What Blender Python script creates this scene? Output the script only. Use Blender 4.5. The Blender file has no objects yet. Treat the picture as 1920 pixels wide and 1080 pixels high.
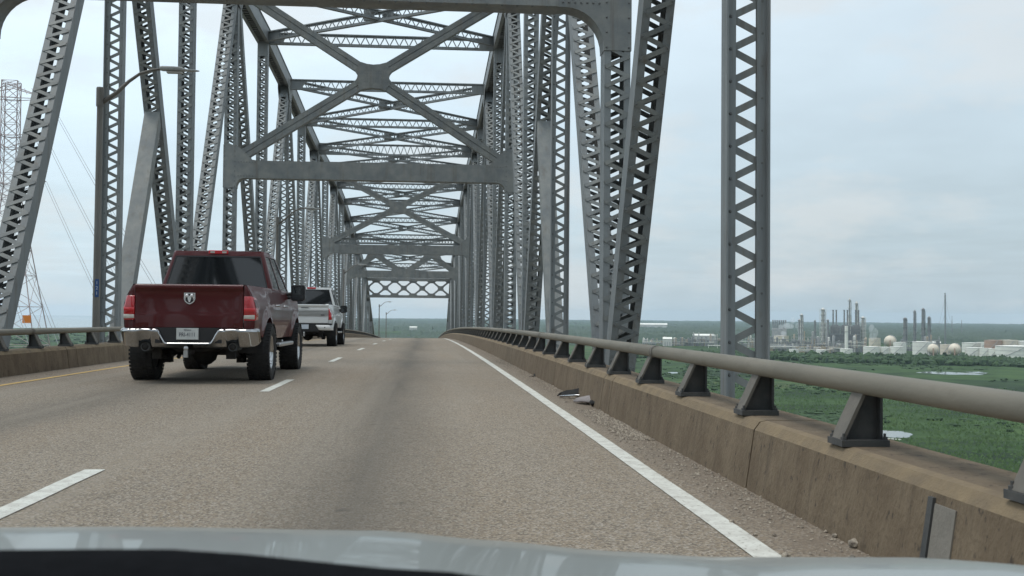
import bpy, bmesh, math, random
from mathutils import Vector, Matrix, noise
random.seed(7)
R = math.radians
V = Vector
sc = bpy.context.scene
col = sc.collection
PI = math.pi

# ------------------------------------------------------------------ camera
FPX = 2000.0                      # focal length in pixels of a 1920 wide frame
ROLL = R(0.5)
def cam_basis():
    a, b = (797 - 960) / FPX, -(590 - 540) / FPX      # where the road's direction lands in the frame
    ct, st = math.cos(ROLL), math.sin(ROLL)
    a0, b0 = a * ct - b * st, a * st + b * ct
    pitch = -math.atan(b0)
    yaw = -math.atan(a0 * math.cos(pitch))
    f = V((math.sin(yaw) * math.cos(pitch), math.cos(yaw) * math.cos(pitch), math.sin(pitch)))
    r0 = f.cross(V((0, 0, 1))).normalized(); u0 = r0.cross(f)
    return f, r0 * ct + u0 * st, u0 * ct - r0 * st
CF, CR, CU = cam_basis()
CAMZ = 1.0
cd = bpy.data.cameras.new('camera')
cam = bpy.data.objects.new('camera', cd); col.objects.link(cam)
cam.matrix_world = Matrix(((CR.x, CU.x, -CF.x, 0), (CR.y, CU.y, -CF.y, 0), (CR.z, CU.z, -CF.z, CAMZ), (0, 0, 0, 1)))
cd.sensor_width = 36; cd.lens = 36 * FPX / 1920
cd.clip_start = 0.05; cd.clip_end = 60000
cd.dof.use_dof = True; cd.dof.focus_distance = 17; cd.dof.aperture_fstop = 10
sc.camera = cam

# ------------------------------------------------------------------ sky, sun, exposure
SUN_EL, SUN_AZ = R(72), R(-105)     # azimuth from +Y towards +X
w = bpy.data.worlds.new('World'); sc.world = w; w.use_nodes = True
nt = w.node_tree; nt.nodes.clear()
def nd(t, **kw):
    n = nt.nodes.new(t)
    for k, v in kw.items(): setattr(n, k, v)
    return n
out = nd('ShaderNodeOutputWorld'); bg = nd('ShaderNodeBackground'); bg.inputs[1].default_value = 0.116
sky = nd('ShaderNodeTexSky', sky_type='NISHITA'); sky.sun_disc = False
sky.sun_elevation = SUN_EL; sky.sun_rotation = SUN_AZ; sky.dust_density = 3; sky.air_density = 1.2
tc = nd('ShaderNodeTexCoord'); sep = nd('ShaderNodeSeparateXYZ')
nt.links.new(tc.outputs['Generated'], sep.inputs[0])
# overcast sheet: pale, a little darker and bluer low down
ramp = nd('ShaderNodeValToRGB'); e = ramp.color_ramp.elements
e[0].position = 0.0; e[0].color = (4.75, 5.65, 6.2, 1)
e[1].position = 1.0; e[1].color = (8.3, 9.4, 10.3, 1)
for p, c in ((0.07, (4.75, 5.8, 6.4, 1)), (0.17, (5.5, 6.65, 7.4, 1)), (0.3, (6.6, 7.75, 8.55, 1))):
    k = e.new(p); k.color = c
nt.links.new(sep.outputs['Z'], ramp.inputs[0])
# broad brighter side of the cloud sheet, towards the hidden sun
nrm = nd('ShaderNodeVectorMath', operation='DOT_PRODUCT'); nrm.inputs[1].default_value = (-0.75, 0.55, 0.36)
nt.links.new(tc.outputs['Generated'], nrm.inputs[0])
mr = nd('ShaderNodeMapRange'); mr.inputs[1].default_value = 0.25; mr.inputs[2].default_value = 1.0
mr.inputs[3].default_value = 0.98; mr.inputs[4].default_value = 1.42
nt.links.new(nrm.outputs['Value'], mr.inputs[0])
# cloud texture on a flat layer overhead
div = nd('ShaderNodeMath', operation='MAXIMUM'); div.inputs[1].default_value = 0.03
nt.links.new(sep.outputs['Z'], div.inputs[0])
pr = nd('ShaderNodeVectorMath', operation='SCALE'); inv = nd('ShaderNodeMath', operation='POWER'); inv.inputs[1].default_value = -0.55
nt.links.new(div.outputs[0], inv.inputs[0]); nt.links.new(tc.outputs['Generated'], pr.inputs[0]); nt.links.new(inv.outputs[0], pr.inputs['Scale'])
mp = nd('ShaderNodeMapping'); mp.inputs['Scale'].default_value = (1.1, 1.1, 2.6); mp.inputs['Location'].default_value = (0.35, 0.2, 0)
nt.links.new(pr.outputs[0], mp.inputs[0])
n1 = nd('ShaderNodeTexNoise'); n1.inputs['Scale'].default_value = 2.6; n1.inputs['Detail'].default_value = 7; n1.inputs['Roughness'].default_value = 0.55
nt.links.new(mp.outputs[0], n1.inputs[0])
cr = nd('ShaderNodeMapRange'); cr.inputs[1].default_value = 0.3; cr.inputs[2].default_value = 0.72; cr.inputs[3].default_value = 0.95; cr.inputs[4].default_value = 1.05
nt.links.new(n1.outputs[0], cr.inputs[0])
# thin bright puffs low in the sky
n2 = nd('ShaderNodeTexNoise'); n2.inputs['Scale'].default_value = 5.0; n2.inputs['Detail'].default_value = 6; n2.inputs['Roughness'].default_value = 0.6
mp2 = nd('ShaderNodeMapping'); mp2.inputs['Scale'].default_value = (1, 1, 2.5); mp2.inputs['Location'].default_value = (0.13, 0.7, 0.2)
nt.links.new(tc.outputs['Generated'], mp2.inputs[0]); nt.links.new(mp2.outputs[0], n2.inputs[0])
pf = nd('ShaderNodeMapRange'); pf.inputs[1].default_value = 0.49; pf.inputs[2].default_value = 0.63; pf.inputs[3].default_value = 0; pf.inputs[4].default_value = 0.5
nt.links.new(n2.outputs[0], pf.inputs[0])
m1 = nd('ShaderNodeMath', operation='MULTIPLY'); nt.links.new(mr.outputs[0], m1.inputs[0]); nt.links.new(cr.outputs[0], m1.inputs[1])
m2 = nd('ShaderNodeVectorMath', operation='SCALE'); nt.links.new(ramp.outputs[0], m2.inputs[0]); nt.links.new(m1.outputs[0], m2.inputs['Scale'])
mixp = nd('ShaderNodeMix', data_type='RGBA'); mixp.inputs[7].default_value = (6.9, 7.1, 7.1, 1)
nt.links.new(pf.outputs[0], mixp.inputs[0]); nt.links.new(m2.outputs[0], mixp.inputs[6])
mx = nd('ShaderNodeMix', data_type='RGBA'); mx.inputs[0].default_value = 0.9
nt.links.new(sky.outputs[0], mx.inputs[6]); nt.links.new(mixp.outputs[2], mx.inputs[7])
nt.links.new(mx.outputs[2], bg.inputs[0]); nt.links.new(bg.outputs[0], out.inputs[0])
sl = bpy.data.lights.new('sun', 'SUN'); sl.energy = 1.5; sl.angle = R(22); sl.color = (1, 0.96, 0.9)
so = bpy.data.objects.new('sun', sl); col.objects.link(so)
sd = V((math.sin(SUN_AZ) * math.cos(SUN_EL), math.cos(SUN_AZ) * math.cos(SUN_EL), math.sin(SUN_EL)))
so.rotation_euler = sd.to_track_quat('Z', 'Y').to_euler(); so.location = (0, 0, 120)
sc.view_settings.view_transform = 'Standard'; sc.view_settings.look = 'None'
sc.view_settings.exposure = 0.0; sc.view_settings.gamma = 1; sc.view_settings.use_curve_mapping = False
sc.cycles.volume_bounces = 1

# ------------------------------------------------------------------ helpers: materials
def _new(name):
    m = bpy.data.materials.new(name); m.use_nodes = True
    t = m.node_tree; b = t.nodes['Principled BSDF']
    return m, t, b
def mat(name, c, c2=None, rough=0.6, metal=0.0, scale=3.0, stretch=(1, 1, 1), lo=0.35, hi=0.7, bump=0.0, bscale=None,
        coat=0.0, detail=5, vary=0, streak=None, c3=None, s3=20.0, lo3=0.62, hi3=0.75, a3=1.0, spec=0.5):
    """Principled material: colour c broken up towards c2 by noise, a third colour in specks, optional bump (world space)."""
    m, t, b = _new(name)
    b.inputs['Roughness'].default_value = rough; b.inputs['Metallic'].default_value = metal
    b.inputs['Coat Weight'].default_value = coat; b.inputs['Coat Roughness'].default_value = 0.04
    b.inputs['Specular IOR Level'].default_value = spec
    b.inputs['Base Color'].default_value = (*c, 1)
    if c2 is None and bump == 0: return m
    g = t.nodes.new('ShaderNodeNewGeometry'); mp = t.nodes.new('ShaderNodeMapping')
    mp.inputs['Scale'].default_value = stretch; t.links.new(g.outputs['Position'], mp.inputs[0])
    def nz(s, d=detail):
        n = t.nodes.new('ShaderNodeTexNoise'); n.inputs['Scale'].default_value = s; n.inputs['Detail'].default_value = d
        n.inputs['Roughness'].default_value = 0.6; t.links.new(mp.outputs[0], n.inputs[0]); return n
    def rng(src, a, b_, top=1.0):
        r = t.nodes.new('ShaderNodeMapRange'); r.inputs[1].default_value = a; r.inputs[2].default_value = b_; r.inputs[4].default_value = top
        t.links.new(src, r.inputs[0]); return r.outputs[0]
    if c2 is not None:
        x = t.nodes.new('ShaderNodeMix'); x.data_type = 'RGBA'
        x.inputs[6].default_value = (*c, 1); x.inputs[7].default_value = (*c2, 1)
        t.links.new(rng(nz(scale).outputs[0], lo, hi), x.inputs[0]); o = x.outputs[2]
        if c3 is not None:
            y = t.nodes.new('ShaderNodeMix'); y.data_type = 'RGBA'; y.inputs[7].default_value = (*c3, 1)
            t.links.new(o, y.inputs[6]); t.links.new(rng(nz(s3, 4).outputs[0], lo3, hi3, a3), y.inputs[0]); o = y.outputs[2]
        if streak:
            sc_, am, ss = streak; m2 = t.nodes.new('ShaderNodeMapping'); m2.inputs['Scale'].default_value = (1, 1, .07); t.links.new(g.outputs['Position'], m2.inputs[0])
            n = t.nodes.new('ShaderNodeTexNoise'); n.inputs['Scale'].default_value = ss; n.inputs['Detail'].default_value = 6; n.inputs['Roughness'].default_value = .7; t.links.new(m2.outputs[0], n.inputs[0])
            y = t.nodes.new('ShaderNodeMix'); y.data_type = 'RGBA'; y.inputs[7].default_value = (*sc_, 1)
            t.links.new(o, y.inputs[6]); t.links.new(rng(n.outputs[0], .53, .70, am), y.inputs[0]); o = y.outputs[2]
        if vary:
            oi = t.nodes.new('ShaderNodeObjectInfo'); r = t.nodes.new('ShaderNodeMapRange'); r.inputs[3].default_value = 1 - vary; r.inputs[4].default_value = 1 + vary
            t.links.new(oi.outputs['Random'], r.inputs[0]); vm = t.nodes.new('ShaderNodeVectorMath'); vm.operation = 'SCALE'
            t.links.new(o, vm.inputs[0]); t.links.new(r.outputs[0], vm.inputs['Scale']); o = vm.outputs[0]
        t.links.new(o, b.inputs['Base Color'])
    if bump:
        bn = t.nodes.new('ShaderNodeBump'); bn.inputs['Strength'].default_value = bump; bn.inputs['Distance'].default_value = 0.02
        t.links.new(nz(bscale or scale * 4).outputs[0], bn.inputs['Height']); t.links.new(bn.outputs[0], b.inputs['Normal'])
    return m

STEEL = mat('grey_bridge_paint', (0.172, 0.190, 0.197), (0.25, 0.266, 0.264), rough=0.55, scale=1.1, stretch=(1, 1, .35), bump=.12, bscale=14, vary=.09, streak=((.125, .095, .068), .5, 5.5),
            c3=(0.12, 0.085, 0.058), s3=4.0, lo3=.60, hi3=.76, a3=.5)
STEEL2 = mat('weathered_bridge_paint', (0.17, 0.186, 0.190), (0.255, 0.262, 0.245), rough=0.6, scale=2.2, bump=.15, bscale=12, vary=.09, streak=((.135, .108, .08), .5, 4.5),
             c3=(0.20, 0.14, 0.09), s3=4, lo3=.64, hi3=.8, a3=.5)
RIVET = mat('rivet_paint', (0.12, 0.127, 0.13), (0.15, 0.155, 0.15), rough=.6)
CONC = mat('brown_stained_concrete', (0.138, 0.101, 0.064), (0.208, 0.160, 0.106), rough=.92, scale=4.2, stretch=(1, 1, .55), bump=.6, bscale=45, streak=((.055, .043, .032), .55, 9),
           c3=(0.05, 0.04, 0.032), s3=24, lo3=.60, hi3=.68, a3=.85)
CONC_TOP = mat('pale_concrete_edge', (0.25, 0.19, 0.115), (0.175, 0.135, 0.09), rough=.9, scale=6, bump=.5, bscale=40)  # lighter colour on the parapet's sloping top edges
PATCH = mat('pale_concrete_patch', (0.185, 0.172, 0.148), (0.23, 0.213, 0.185), rough=.9, scale=9, bump=.3, bscale=50)
RAILP = mat('dusty_aluminium_rail', (0.178, 0.165, 0.132), (0.228, 0.208, 0.165), rough=.62, metal=.15, scale=2.5, stretch=(1, .4, 1), bump=.15, bscale=25,
            c3=(0.13, 0.11, 0.085), s3=6, lo3=.6, hi3=.75, a3=.5)
POSTD = mat('dark_rail_bracket', (0.05, 0.054, 0.056), (0.085, 0.084, 0.08), rough=.7, scale=8, bump=.2, bscale=30)
POSTL = mat('bracket_flange', (0.165, 0.152, 0.13), (0.12, 0.112, 0.098), rough=.75, scale=9, bump=.2)
WHITE = mat('worn_white_line', (0.66, 0.66, 0.6), (0.46, 0.44, 0.39), rough=.85, scale=9, lo=.42, hi=.75, c3=(.25, .22, .18), s3=45, lo3=.58, hi3=.68, a3=.8)
YELLOW = mat('worn_yellow_line', (0.62, 0.40, 0.12), (0.45, 0.32, 0.14), rough=.85, scale=7, c3=(.27, .22, .17), s3=30, lo3=.55, hi3=.68, a3=.8)
BLACK = mat('black_rubber', (0.014, 0.014, 0.015), (0.03, 0.029, 0.028), rough=.85, scale=14)
DARK = mat('dark_underbody', (0.012, 0.012, 0.013), (0.03, 0.026, 0.022), rough=.8, scale=6)
PLASTIC = mat('black_plastic', (0.02, 0.02, 0.022), rough=.45)
CHROME = mat('chrome', (0.44, 0.44, 0.445), rough=.07, metal=1)
CHROME2 = mat('brushed_metal', (0.55, 0.56, 0.57), (0.45, 0.45, 0.45), rough=.3, metal=.9, scale=20)
RED = mat('dark_red_paint', (0.074, 0.0055, 0.0065), (0.08, 0.0062, 0.0072), rough=.4, metal=.0, coat=.55, spec=.25, scale=.7, bump=0)
WHITEP = mat('white_truck_paint', (0.66, 0.67, 0.66), (0.7, 0.7, 0.69), rough=.3, coat=.8, scale=.7)
SILVER = mat('silver_car_paint', (0.32, 0.34, 0.325), rough=.36, metal=.35, coat=.35)
GLASS = mat('tinted_glass', (0.012, 0.014, 0.016), rough=.03, spec=.7)
LRED = mat('red_lens', (0.42, 0.012, 0.018), rough=.12, coat=1)
LRED2 = mat('bright_red_lens', (0.62, 0.02, 0.03), rough=.12, coat=1)
LWHITE = mat('reverse_lens', (0.55, 0.52, 0.47), rough=.15, coat=.6)
PLATEW = mat('licence_plate_white', (0.6, 0.62, 0.6), (0.52, 0.54, 0.54), rough=.5, scale=14)
PLATEB = mat('licence_plate_ink', (0.03, 0.035, 0.06), rough=.6)
BLUE = mat('blue_sign_face', (0.02, 0.07, 0.22), (0.03, 0.09, 0.25), rough=.5, scale=10)
SIGNW = mat('sign_lettering', (0.62, 0.66, 0.68), rough=.5)
ORANGE = mat('orange_marker', (0.75, 0.23, 0.03), rough=.6)
GALV = mat('lamp_pole_metal', (0.17, 0.16, 0.145), (0.22, 0.21, 0.19), rough=.55, metal=.2, scale=3, stretch=(1, 1, .3))
LAMPH = mat('lamp_head_metal', (0.36, 0.38, 0.37), (0.42, 0.43, 0.42), rough=.5, scale=6)
PYLON = mat('pylon_steel', (0.42, 0.33, 0.32), (0.34, 0.3, 0.3), rough=.7, scale=.2)
WIRE = mat('power_wire', (0.2, 0.21, 0.22), rough=.6)
TANK = mat('white_tank_paint', (0.82, 0.81, 0.74), (0.72, 0.71, 0.64), rough=.6, scale=.12)
TANK2 = mat('cream_tank_paint', (0.72, 0.64, 0.52), (0.6, 0.53, 0.43), rough=.6, scale=.1)
TANK3 = mat('rust_tank_paint', (0.42, 0.26, 0.19), (0.5, 0.36, 0.28), rough=.7, scale=.2)
REF_L = mat('pale_column_metal', (0.76, 0.74, 0.68), (0.55, 0.54, 0.5), rough=.6, scale=.25)
REF_D = mat('dark_column_metal', (0.20, 0.21, 0.22), (0.29, 0.29, 0.285), rough=.7, scale=.3)
REF_M = mat('grey_process_steel', (0.32, 0.33, 0.34), (0.46, 0.45, 0.43), rough=.7, scale=.3)
REF_B = mat('tan_process_roof', (0.38, 0.31, 0.23), (0.48, 0.42, 0.34), rough=.8, scale=.2)
FOREST = mat('forest_canopy', (0.022, 0.045, 0.026), (0.045, 0.072, 0.036), rough=.95, scale=.035, detail=8)
SCRUB = mat('scrub_leaves', (0.022, 0.047, 0.017), (0.043, 0.085, 0.026), rough=.9, scale=.12, detail=8)
LEAF = mat('tree_leaves', (0.03, 0.056, 0.024), (0.05, 0.085, 0.032), rough=.9, scale=.2)
REED = mat('marsh_grass_blades', (0.046, 0.094, 0.026), (0.066, 0.110, 0.035), rough=.9, scale=.05, detail=8)
BARK = mat('tree_bark', (0.1, 0.075, 0.055), rough=.95)
STONE = mat('shoulder_gravel', (0.40, 0.35, 0.28), (0.16, 0.135, 0.11), rough=.9, scale=40, lo=.4, hi=.62)
LITTER = mat('grey_litter', (0.3, 0.27, 0.26), (0.2, 0.18, 0.18), rough=.7, scale=10)
WATER = mat('pond_water', (0.10, 0.12, 0.11), rough=.06, spec=.9)
BUILD = mat('pale_building', (0.62, 0.61, 0.57), (0.52, 0.5, 0.46), rough=.8, scale=.1)

# ------------------------------------------------------------------ helpers: meshes
class MB:
    """Collects shapes into one mesh."""
    def __init__(s): s.v = []; s.f = []; s.m = []
    def add(s, vs, fs, mi=0):
        b = len(s.v); s.v.extend(tuple(v) for v in vs)
        s.f.extend(tuple(b + i for i in f) for f in fs); s.m.extend([mi] * len(fs)); return s
    def obox(s, c, ax, ay, az, mi=0):
        """box with centre c and half-axes ax, ay, az"""
        c, ax, ay, az = V(c), V(ax), V(ay), V(az)
        vs = [c + ax * i + ay * j + az * k for k in (-1, 1) for j in (-1, 1) for i in (-1, 1)]
        return s.add(vs, [(0, 2, 3, 1), (4, 5, 7, 6), (0, 1, 5, 4), (2, 6, 7, 3), (0, 4, 6, 2), (1, 3, 7, 5)], mi)
    def box(s, x0, x1, y0, y1, z0, z1, mi=0):
        return s.obox(((x0 + x1) / 2, (y0 + y1) / 2, (z0 + z1) / 2), ((x1 - x0) / 2, 0, 0), (0, (y1 - y0) / 2, 0), (0, 0, (z1 - z0) / 2), mi)
    def bar(s, p, q, w, t, nrm, mi=0):
        """flat bar from p to q: w across, t along nrm"""
        p, q, nrm = V(p), V(q), V(nrm).normalized(); u = q - p; L = u.length; u.normalize()
        sd_ = nrm.cross(u).normalized(); nn = u.cross(sd_)
        return s.obox((p + q) / 2, u * (L / 2), sd_ * (w / 2), nn * (t / 2), mi)
    def prism(s, pts, d, mi=0):
        """closed outline pts (3-D, in order) extruded by vector d"""
        n = len(pts); d = V(d); vs = [V(p) for p in pts] + [V(p) + d for p in pts]
        fs = [tuple(range(n))[::-1], tuple(range(n, 2 * n))] + [(i, (i + 1) % n, n + (i + 1) % n, n + i) for i in range(n)]
        return s.add(vs, fs, mi)
    def tube(s, pts, r, k=8, mi=0, caps=True, ry=None):
        pts = [V(p) for p in pts]; n = len(pts); vs = []; up = V((0, 0, 1))
        for i, p in enumerate(pts):
            d = (pts[min(i + 1, n - 1)] - pts[max(i - 1, 0)]).normalized()
            a = d.cross(up)
            if a.length < 1e-3: a = d.cross(V((1, 0, 0)))
            a.normalize(); b = a.cross(d); rr = r[i] if isinstance(r, (list, tuple)) else r; rb = ry or rr
            vs += [p + a * (math.cos(2 * PI * j / k) * rr) + b * (math.sin(2 * PI * j / k) * rb) for j in range(k)]
        fs = [(i * k + j, i * k + (j + 1) % k, (i + 1) * k + (j + 1) % k, (i + 1) * k + j) for i in range(n - 1) for j in range(k)]
        if caps: fs += [tuple(range(k))[::-1], tuple(range((n - 1) * k, n * k))]
        return s.add(vs, fs, mi)
    def lathe(s, prof, c=(0, 0, 0), axis='Z', k=20, mi=0, close=False):
        """prof = (radius, height) pairs turned about an axis through c"""
        c = V(c); vs = []; n = len(prof)
        for r, h in prof:
            for j in range(k):
                a = 2 * PI * j / k; x, y = math.cos(a) * r, math.sin(a) * r
                vs.append(c + (V((x, y, h)) if axis == 'Z' else V((h, x, y)) if axis == 'X' else V((x, h, y))))
        fs = [(i * k + j, i * k + (j + 1) % k, (i + 1) * k + (j + 1) % k, (i + 1) * k + j) for i in range(n - 1) for j in range(k)]
        if not close: fs += [tuple(range(k))[::-1], tuple(range((n - 1) * k, n * k))]
        return s.add(vs, fs, mi)
    def grid(s, rows, mi=0):
        n = len(rows[0]); vs = [p for r in rows for p in r]
        return s.add(vs, [(i * n + j, i * n + j + 1, (i + 1) * n + j + 1, (i + 1) * n + j) for i in range(len(rows) - 1) for j in range(n - 1)], mi)
    def ball(s, c, r, sub=1, jit=0.0, sz=1.0, mi=0):
        bm = bmesh.new(); bmesh.ops.create_icosphere(bm, subdivisions=sub, radius=1)
        bm.verts.ensure_lookup_table()
        vs = []
        for v in bm.verts:
            k = r * (1 + jit * random.uniform(-1, 1)); vs.append((c[0] + v.co.x * k, c[1] + v.co.y * k, c[2] + v.co.z * k * sz))
        s.add(vs, [tuple(v.index for v in f.verts) for f in bm.faces], mi); bm.free(); return s
    def mesh(s, name, mats, smooth=False):
        me = bpy.data.meshes.new(name); me.from_pydata(s.v, [], s.f)
        for m in (mats if isinstance(mats, (list, tuple)) else [mats]): me.materials.append(m)
        if any(s.m): me.polygons.foreach_set('material_index', s.m)
        if smooth: me.polygons.foreach_set('use_smooth', [True] * len(me.polygons))
        me.update(); return me
    def build(s, name, mats, parent=None, smooth=False, bevel=0, fix=False, seg=2, weld=False, auto=None):
        me = s.mesh(name, mats, smooth)
        if fix or weld:
            bm = bmesh.new(); bm.from_mesh(me)
            if weld: bmesh.ops.remove_doubles(bm, verts=bm.verts, dist=1e-4)
            bmesh.ops.recalc_face_normals(bm, faces=bm.faces); bm.to_mesh(me); bm.free()
        o = link(name, me, parent)
        if bevel:
            b = o.modifiers.new('bevel', 'BEVEL'); b.width = bevel; b.segments = seg; b.limit_method = 'ANGLE'; b.angle_limit = R(auto or 35); b.harden_normals = False
        return o
def link(name, me, parent=None, mtx=None):
    o = bpy.data.objects.new(name, me); col.objects.link(o)
    if parent: o.parent = parent
    if mtx is not None: o.matrix_basis = mtx
    return o
def tag(o, label, cat, group=None):
    o['label'] = label; o['category'] = cat
    if group: o['group'] = group
    return o
def thing(name, label, cat, loc=(0, 0, 0), rz=0, group=None, rx=0):
    o = bpy.data.objects.new(name, None); col.objects.link(o); o.location = loc; o.rotation_euler = (rx, 0, rz); o.empty_display_size = .2
    return tag(o, label, cat, group)
def kind(o, k): o['kind'] = k; return o
def text_mesh(name, s, size, parent, m, mtx, align='CENTER', ext=.001):
    cu = bpy.data.curves.new(name, 'FONT'); cu.body = s; cu.size = size; cu.align_x = align; cu.align_y = 'CENTER'; cu.extrude = ext
    t = bpy.data.objects.new(name, cu); col.objects.link(t)
    bpy.context.view_layer.update()
    me = bpy.data.meshes.new_from_object(t.evaluated_get(bpy.context.evaluated_depsgraph_get()))
    bpy.data.objects.remove(t); bpy.data.curves.remove(cu)
    me.materials.clear(); me.materials.append(m)
    return link(name, me, parent, mtx)
def soften(o, ang=35):
    me = o.data
    me.polygons.foreach_set('use_smooth', [True] * len(me.polygons))
    me.set_sharp_from_angle(angle=R(ang))
    return o
def ray(x, y):
    """direction through a pixel of the 1920 x 1080 frame, used once to read places off the photograph"""
    return (CF + CR * ((x - 960) / FPX) - CU * ((y - 540) / FPX)).normalized()
def az(x, d, y=610):
    """ground position at horizontal distance d in the direction of pixel column x"""
    r = ray(x, y); h = math.hypot(r.x, r.y); return r.x / h * d, r.y / h * d
def zat(x, y, d):
    r = ray(x, y); return CAMZ + r.z / math.hypot(r.x, r.y) * d
GZ = -50.0

# ------------------------------------------------------------------ road profile: crest of the bridge
KC = .00012
def zr(s):
    if s < -40: return -KC * 1600 - 80 * KC * (-40 - s)
    if s <= 160: return -KC * s * s
    return -KC * 160 * 160 - 320 * KC * (s - 160)
XL, XR = -9.17, 4.03               # truss planes
def sn(n): return 13.2 + 9.4 * n   # panel points along the bridge
END = 17
def ztop(n): return zr(sn(n)) + {6: 16.5, 7: 15.95, 8: 15.6, 9: 15.6, 10: 15.3, 11: 14.9, 12: 14.1, 13: 13.1, 14: 12.1, 15: 11, 16: 10.1, 17: 0}.get(n, 16.9)
def zbot(n): return zr(sn(n)) - 1.35

# ================================================================== ground, water, road
def ground():
    mb = MB(); rings = [0, 60, 150, 300, 600, 1000, 1600, 2500, 4000, 7000, 14000]; k = 96
    vs = [(0, 0, GZ)]; fs = []
    for r in rings[1:]:
        vs += [(r * math.sin(2 * PI * j / k), r * math.cos(2 * PI * j / k), GZ) for j in range(k)]
    fs += [(0, 1 + (j + 1) % k, 1 + j) for j in range(k)]
    for i in range(len(rings) - 2):
        a, b = 1 + i * k, 1 + (i + 1) * k
        fs += [(a + j, a + (j + 1) % k, b + (j + 1) % k, b + j) for j in range(k)]
    mb.add(vs, fs)
    m, t, b = _new('marsh_grass'); b.inputs['Roughness'].default_value = .95; b.inputs['Specular IOR Level'].default_value = .15
    g = t.nodes.new('ShaderNodeNewGeometry')
    def nz(s, d, st=(1, 1, 1)):
        mp = t.nodes.new('ShaderNodeMapping'); mp.inputs['Scale'].default_value = st; t.links.new(g.outputs['Position'], mp.inputs[0])
        n = t.nodes.new('ShaderNodeTexNoise'); n.inputs['Scale'].default_value = s; n.inputs['Detail'].default_value = d; n.inputs['Roughness'].default_value = .65
        t.links.new(mp.outputs[0], n.inputs[0]); return n.outputs[0]
    def ramp(src, pts):
        r = t.nodes.new('ShaderNodeValToRGB'); e = r.color_ramp.elements
        while len(e) < len(pts): e.new(.5)
        for q, (p, c) in zip(e, pts): q.position = p; q.color = (*c, 1)
        t.links.new(src, r.inputs[0]); return r.outputs[0]
    big = ramp(nz(.0042, 7, (1, 1.6, 1)), [(.34, (.020, .038, .018)), (.44, (.030, .056, .022)), (.50, (.045, .084, .028)), (.58, (.050, .092, .031)), (.68, (.075, .095, .042))])
    fine = ramp(nz(.035, 10), [(.38, (.55, .58, .55)), (.52, (1, 1, 1)), (.66, (1.25, 1.18, 1.0))])
    mx = t.nodes.new('ShaderNodeMix'); mx.data_type = 'RGBA'; mx.blend_type = 'MULTIPLY'; mx.inputs[0].default_value = .85
    t.links.new(big, mx.inputs[6]); t.links.new(fine, mx.inputs[7]); t.links.new(mx.outputs[2], b.inputs['Base Color'])
    bn = t.nodes.new('ShaderNodeBump'); bn.inputs['Strength'].default_value = .6; bn.inputs['Distance'].default_value = .8
    t.links.new(nz(.25, 8), bn.inputs['Height']); t.links.new(bn.outputs[0], b.inputs['Normal'])
    return kind(mb.build('marsh_ground', m), 'structure')
ground()

PONDS = []
def sheet(name, pts, z, m, k='structure'):
    return kind(MB().add([(x, y, z) for x, y in pts], [tuple(range(len(pts)))]).build(name, m), k)
def blob_pts(cx, cy, rx, ry, n=36, rot=0, jag=.25, seed=1):
    pts = []; PONDS.append((cx, cy, max(rx, ry) * 1.15))
    for i in range(n):
        a = 2 * PI * i / n
        q = 1 + jag * noise.noise(V((math.cos(a) * 1.7 + seed, math.sin(a) * 1.7, seed * 3.1)))+ .1 * noise.noise(V((math.cos(a) * 6 + seed, math.sin(a) * 6, seed)))
        x, y = math.cos(a) * rx * q, math.sin(a) * ry * q
        pts.append((cx + x * math.cos(rot) - y * math.sin(rot), cy + x * math.sin(rot) + y * math.cos(rot)))
    return pts
def gdist(x, y):
    r = ray(x, y); return (CAMZ - GZ) / -r.z * math.hypot(r.x, r.y)
# ponds in the marsh on the right, a lake on the far left
d = gdist(1672, 814); p = az(1668, d); sheet('pond', blob_pts(*p, 10.5, 15, rot=-.45, seed=2), GZ + .06, WATER)
d = gdist(1780, 700); p = az(1780, d); sheet('pond', blob_pts(*p, 26, 26, rot=-.4, seed=5, jag=.5), GZ + .06, WATER)
p = az(1835, d * 1.03); sheet('pond', blob_pts(*p, 9, 17, rot=-.4, seed=9, jag=.5), GZ + .06, WATER)
d = gdist(1215, 692); p = az(1262, gdist(1262, 699)); sheet('pond', blob_pts(*p, 5, 14, rot=-.3, seed=3), GZ + .06, WATER)
sheet('lake', [az(x, dd) for x, dd in [(-700, 3800), (-300, 3600), (0, 3500), (150, 3700), (300, 4300), (420, 6000), (430, 13000)]] +
      [az(x, 13500) for x in (300, 100, -200, -500, -700)], GZ + .08, mat('lake_water', (.16, .2, .2), rough=.12, spec=.9))

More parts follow.
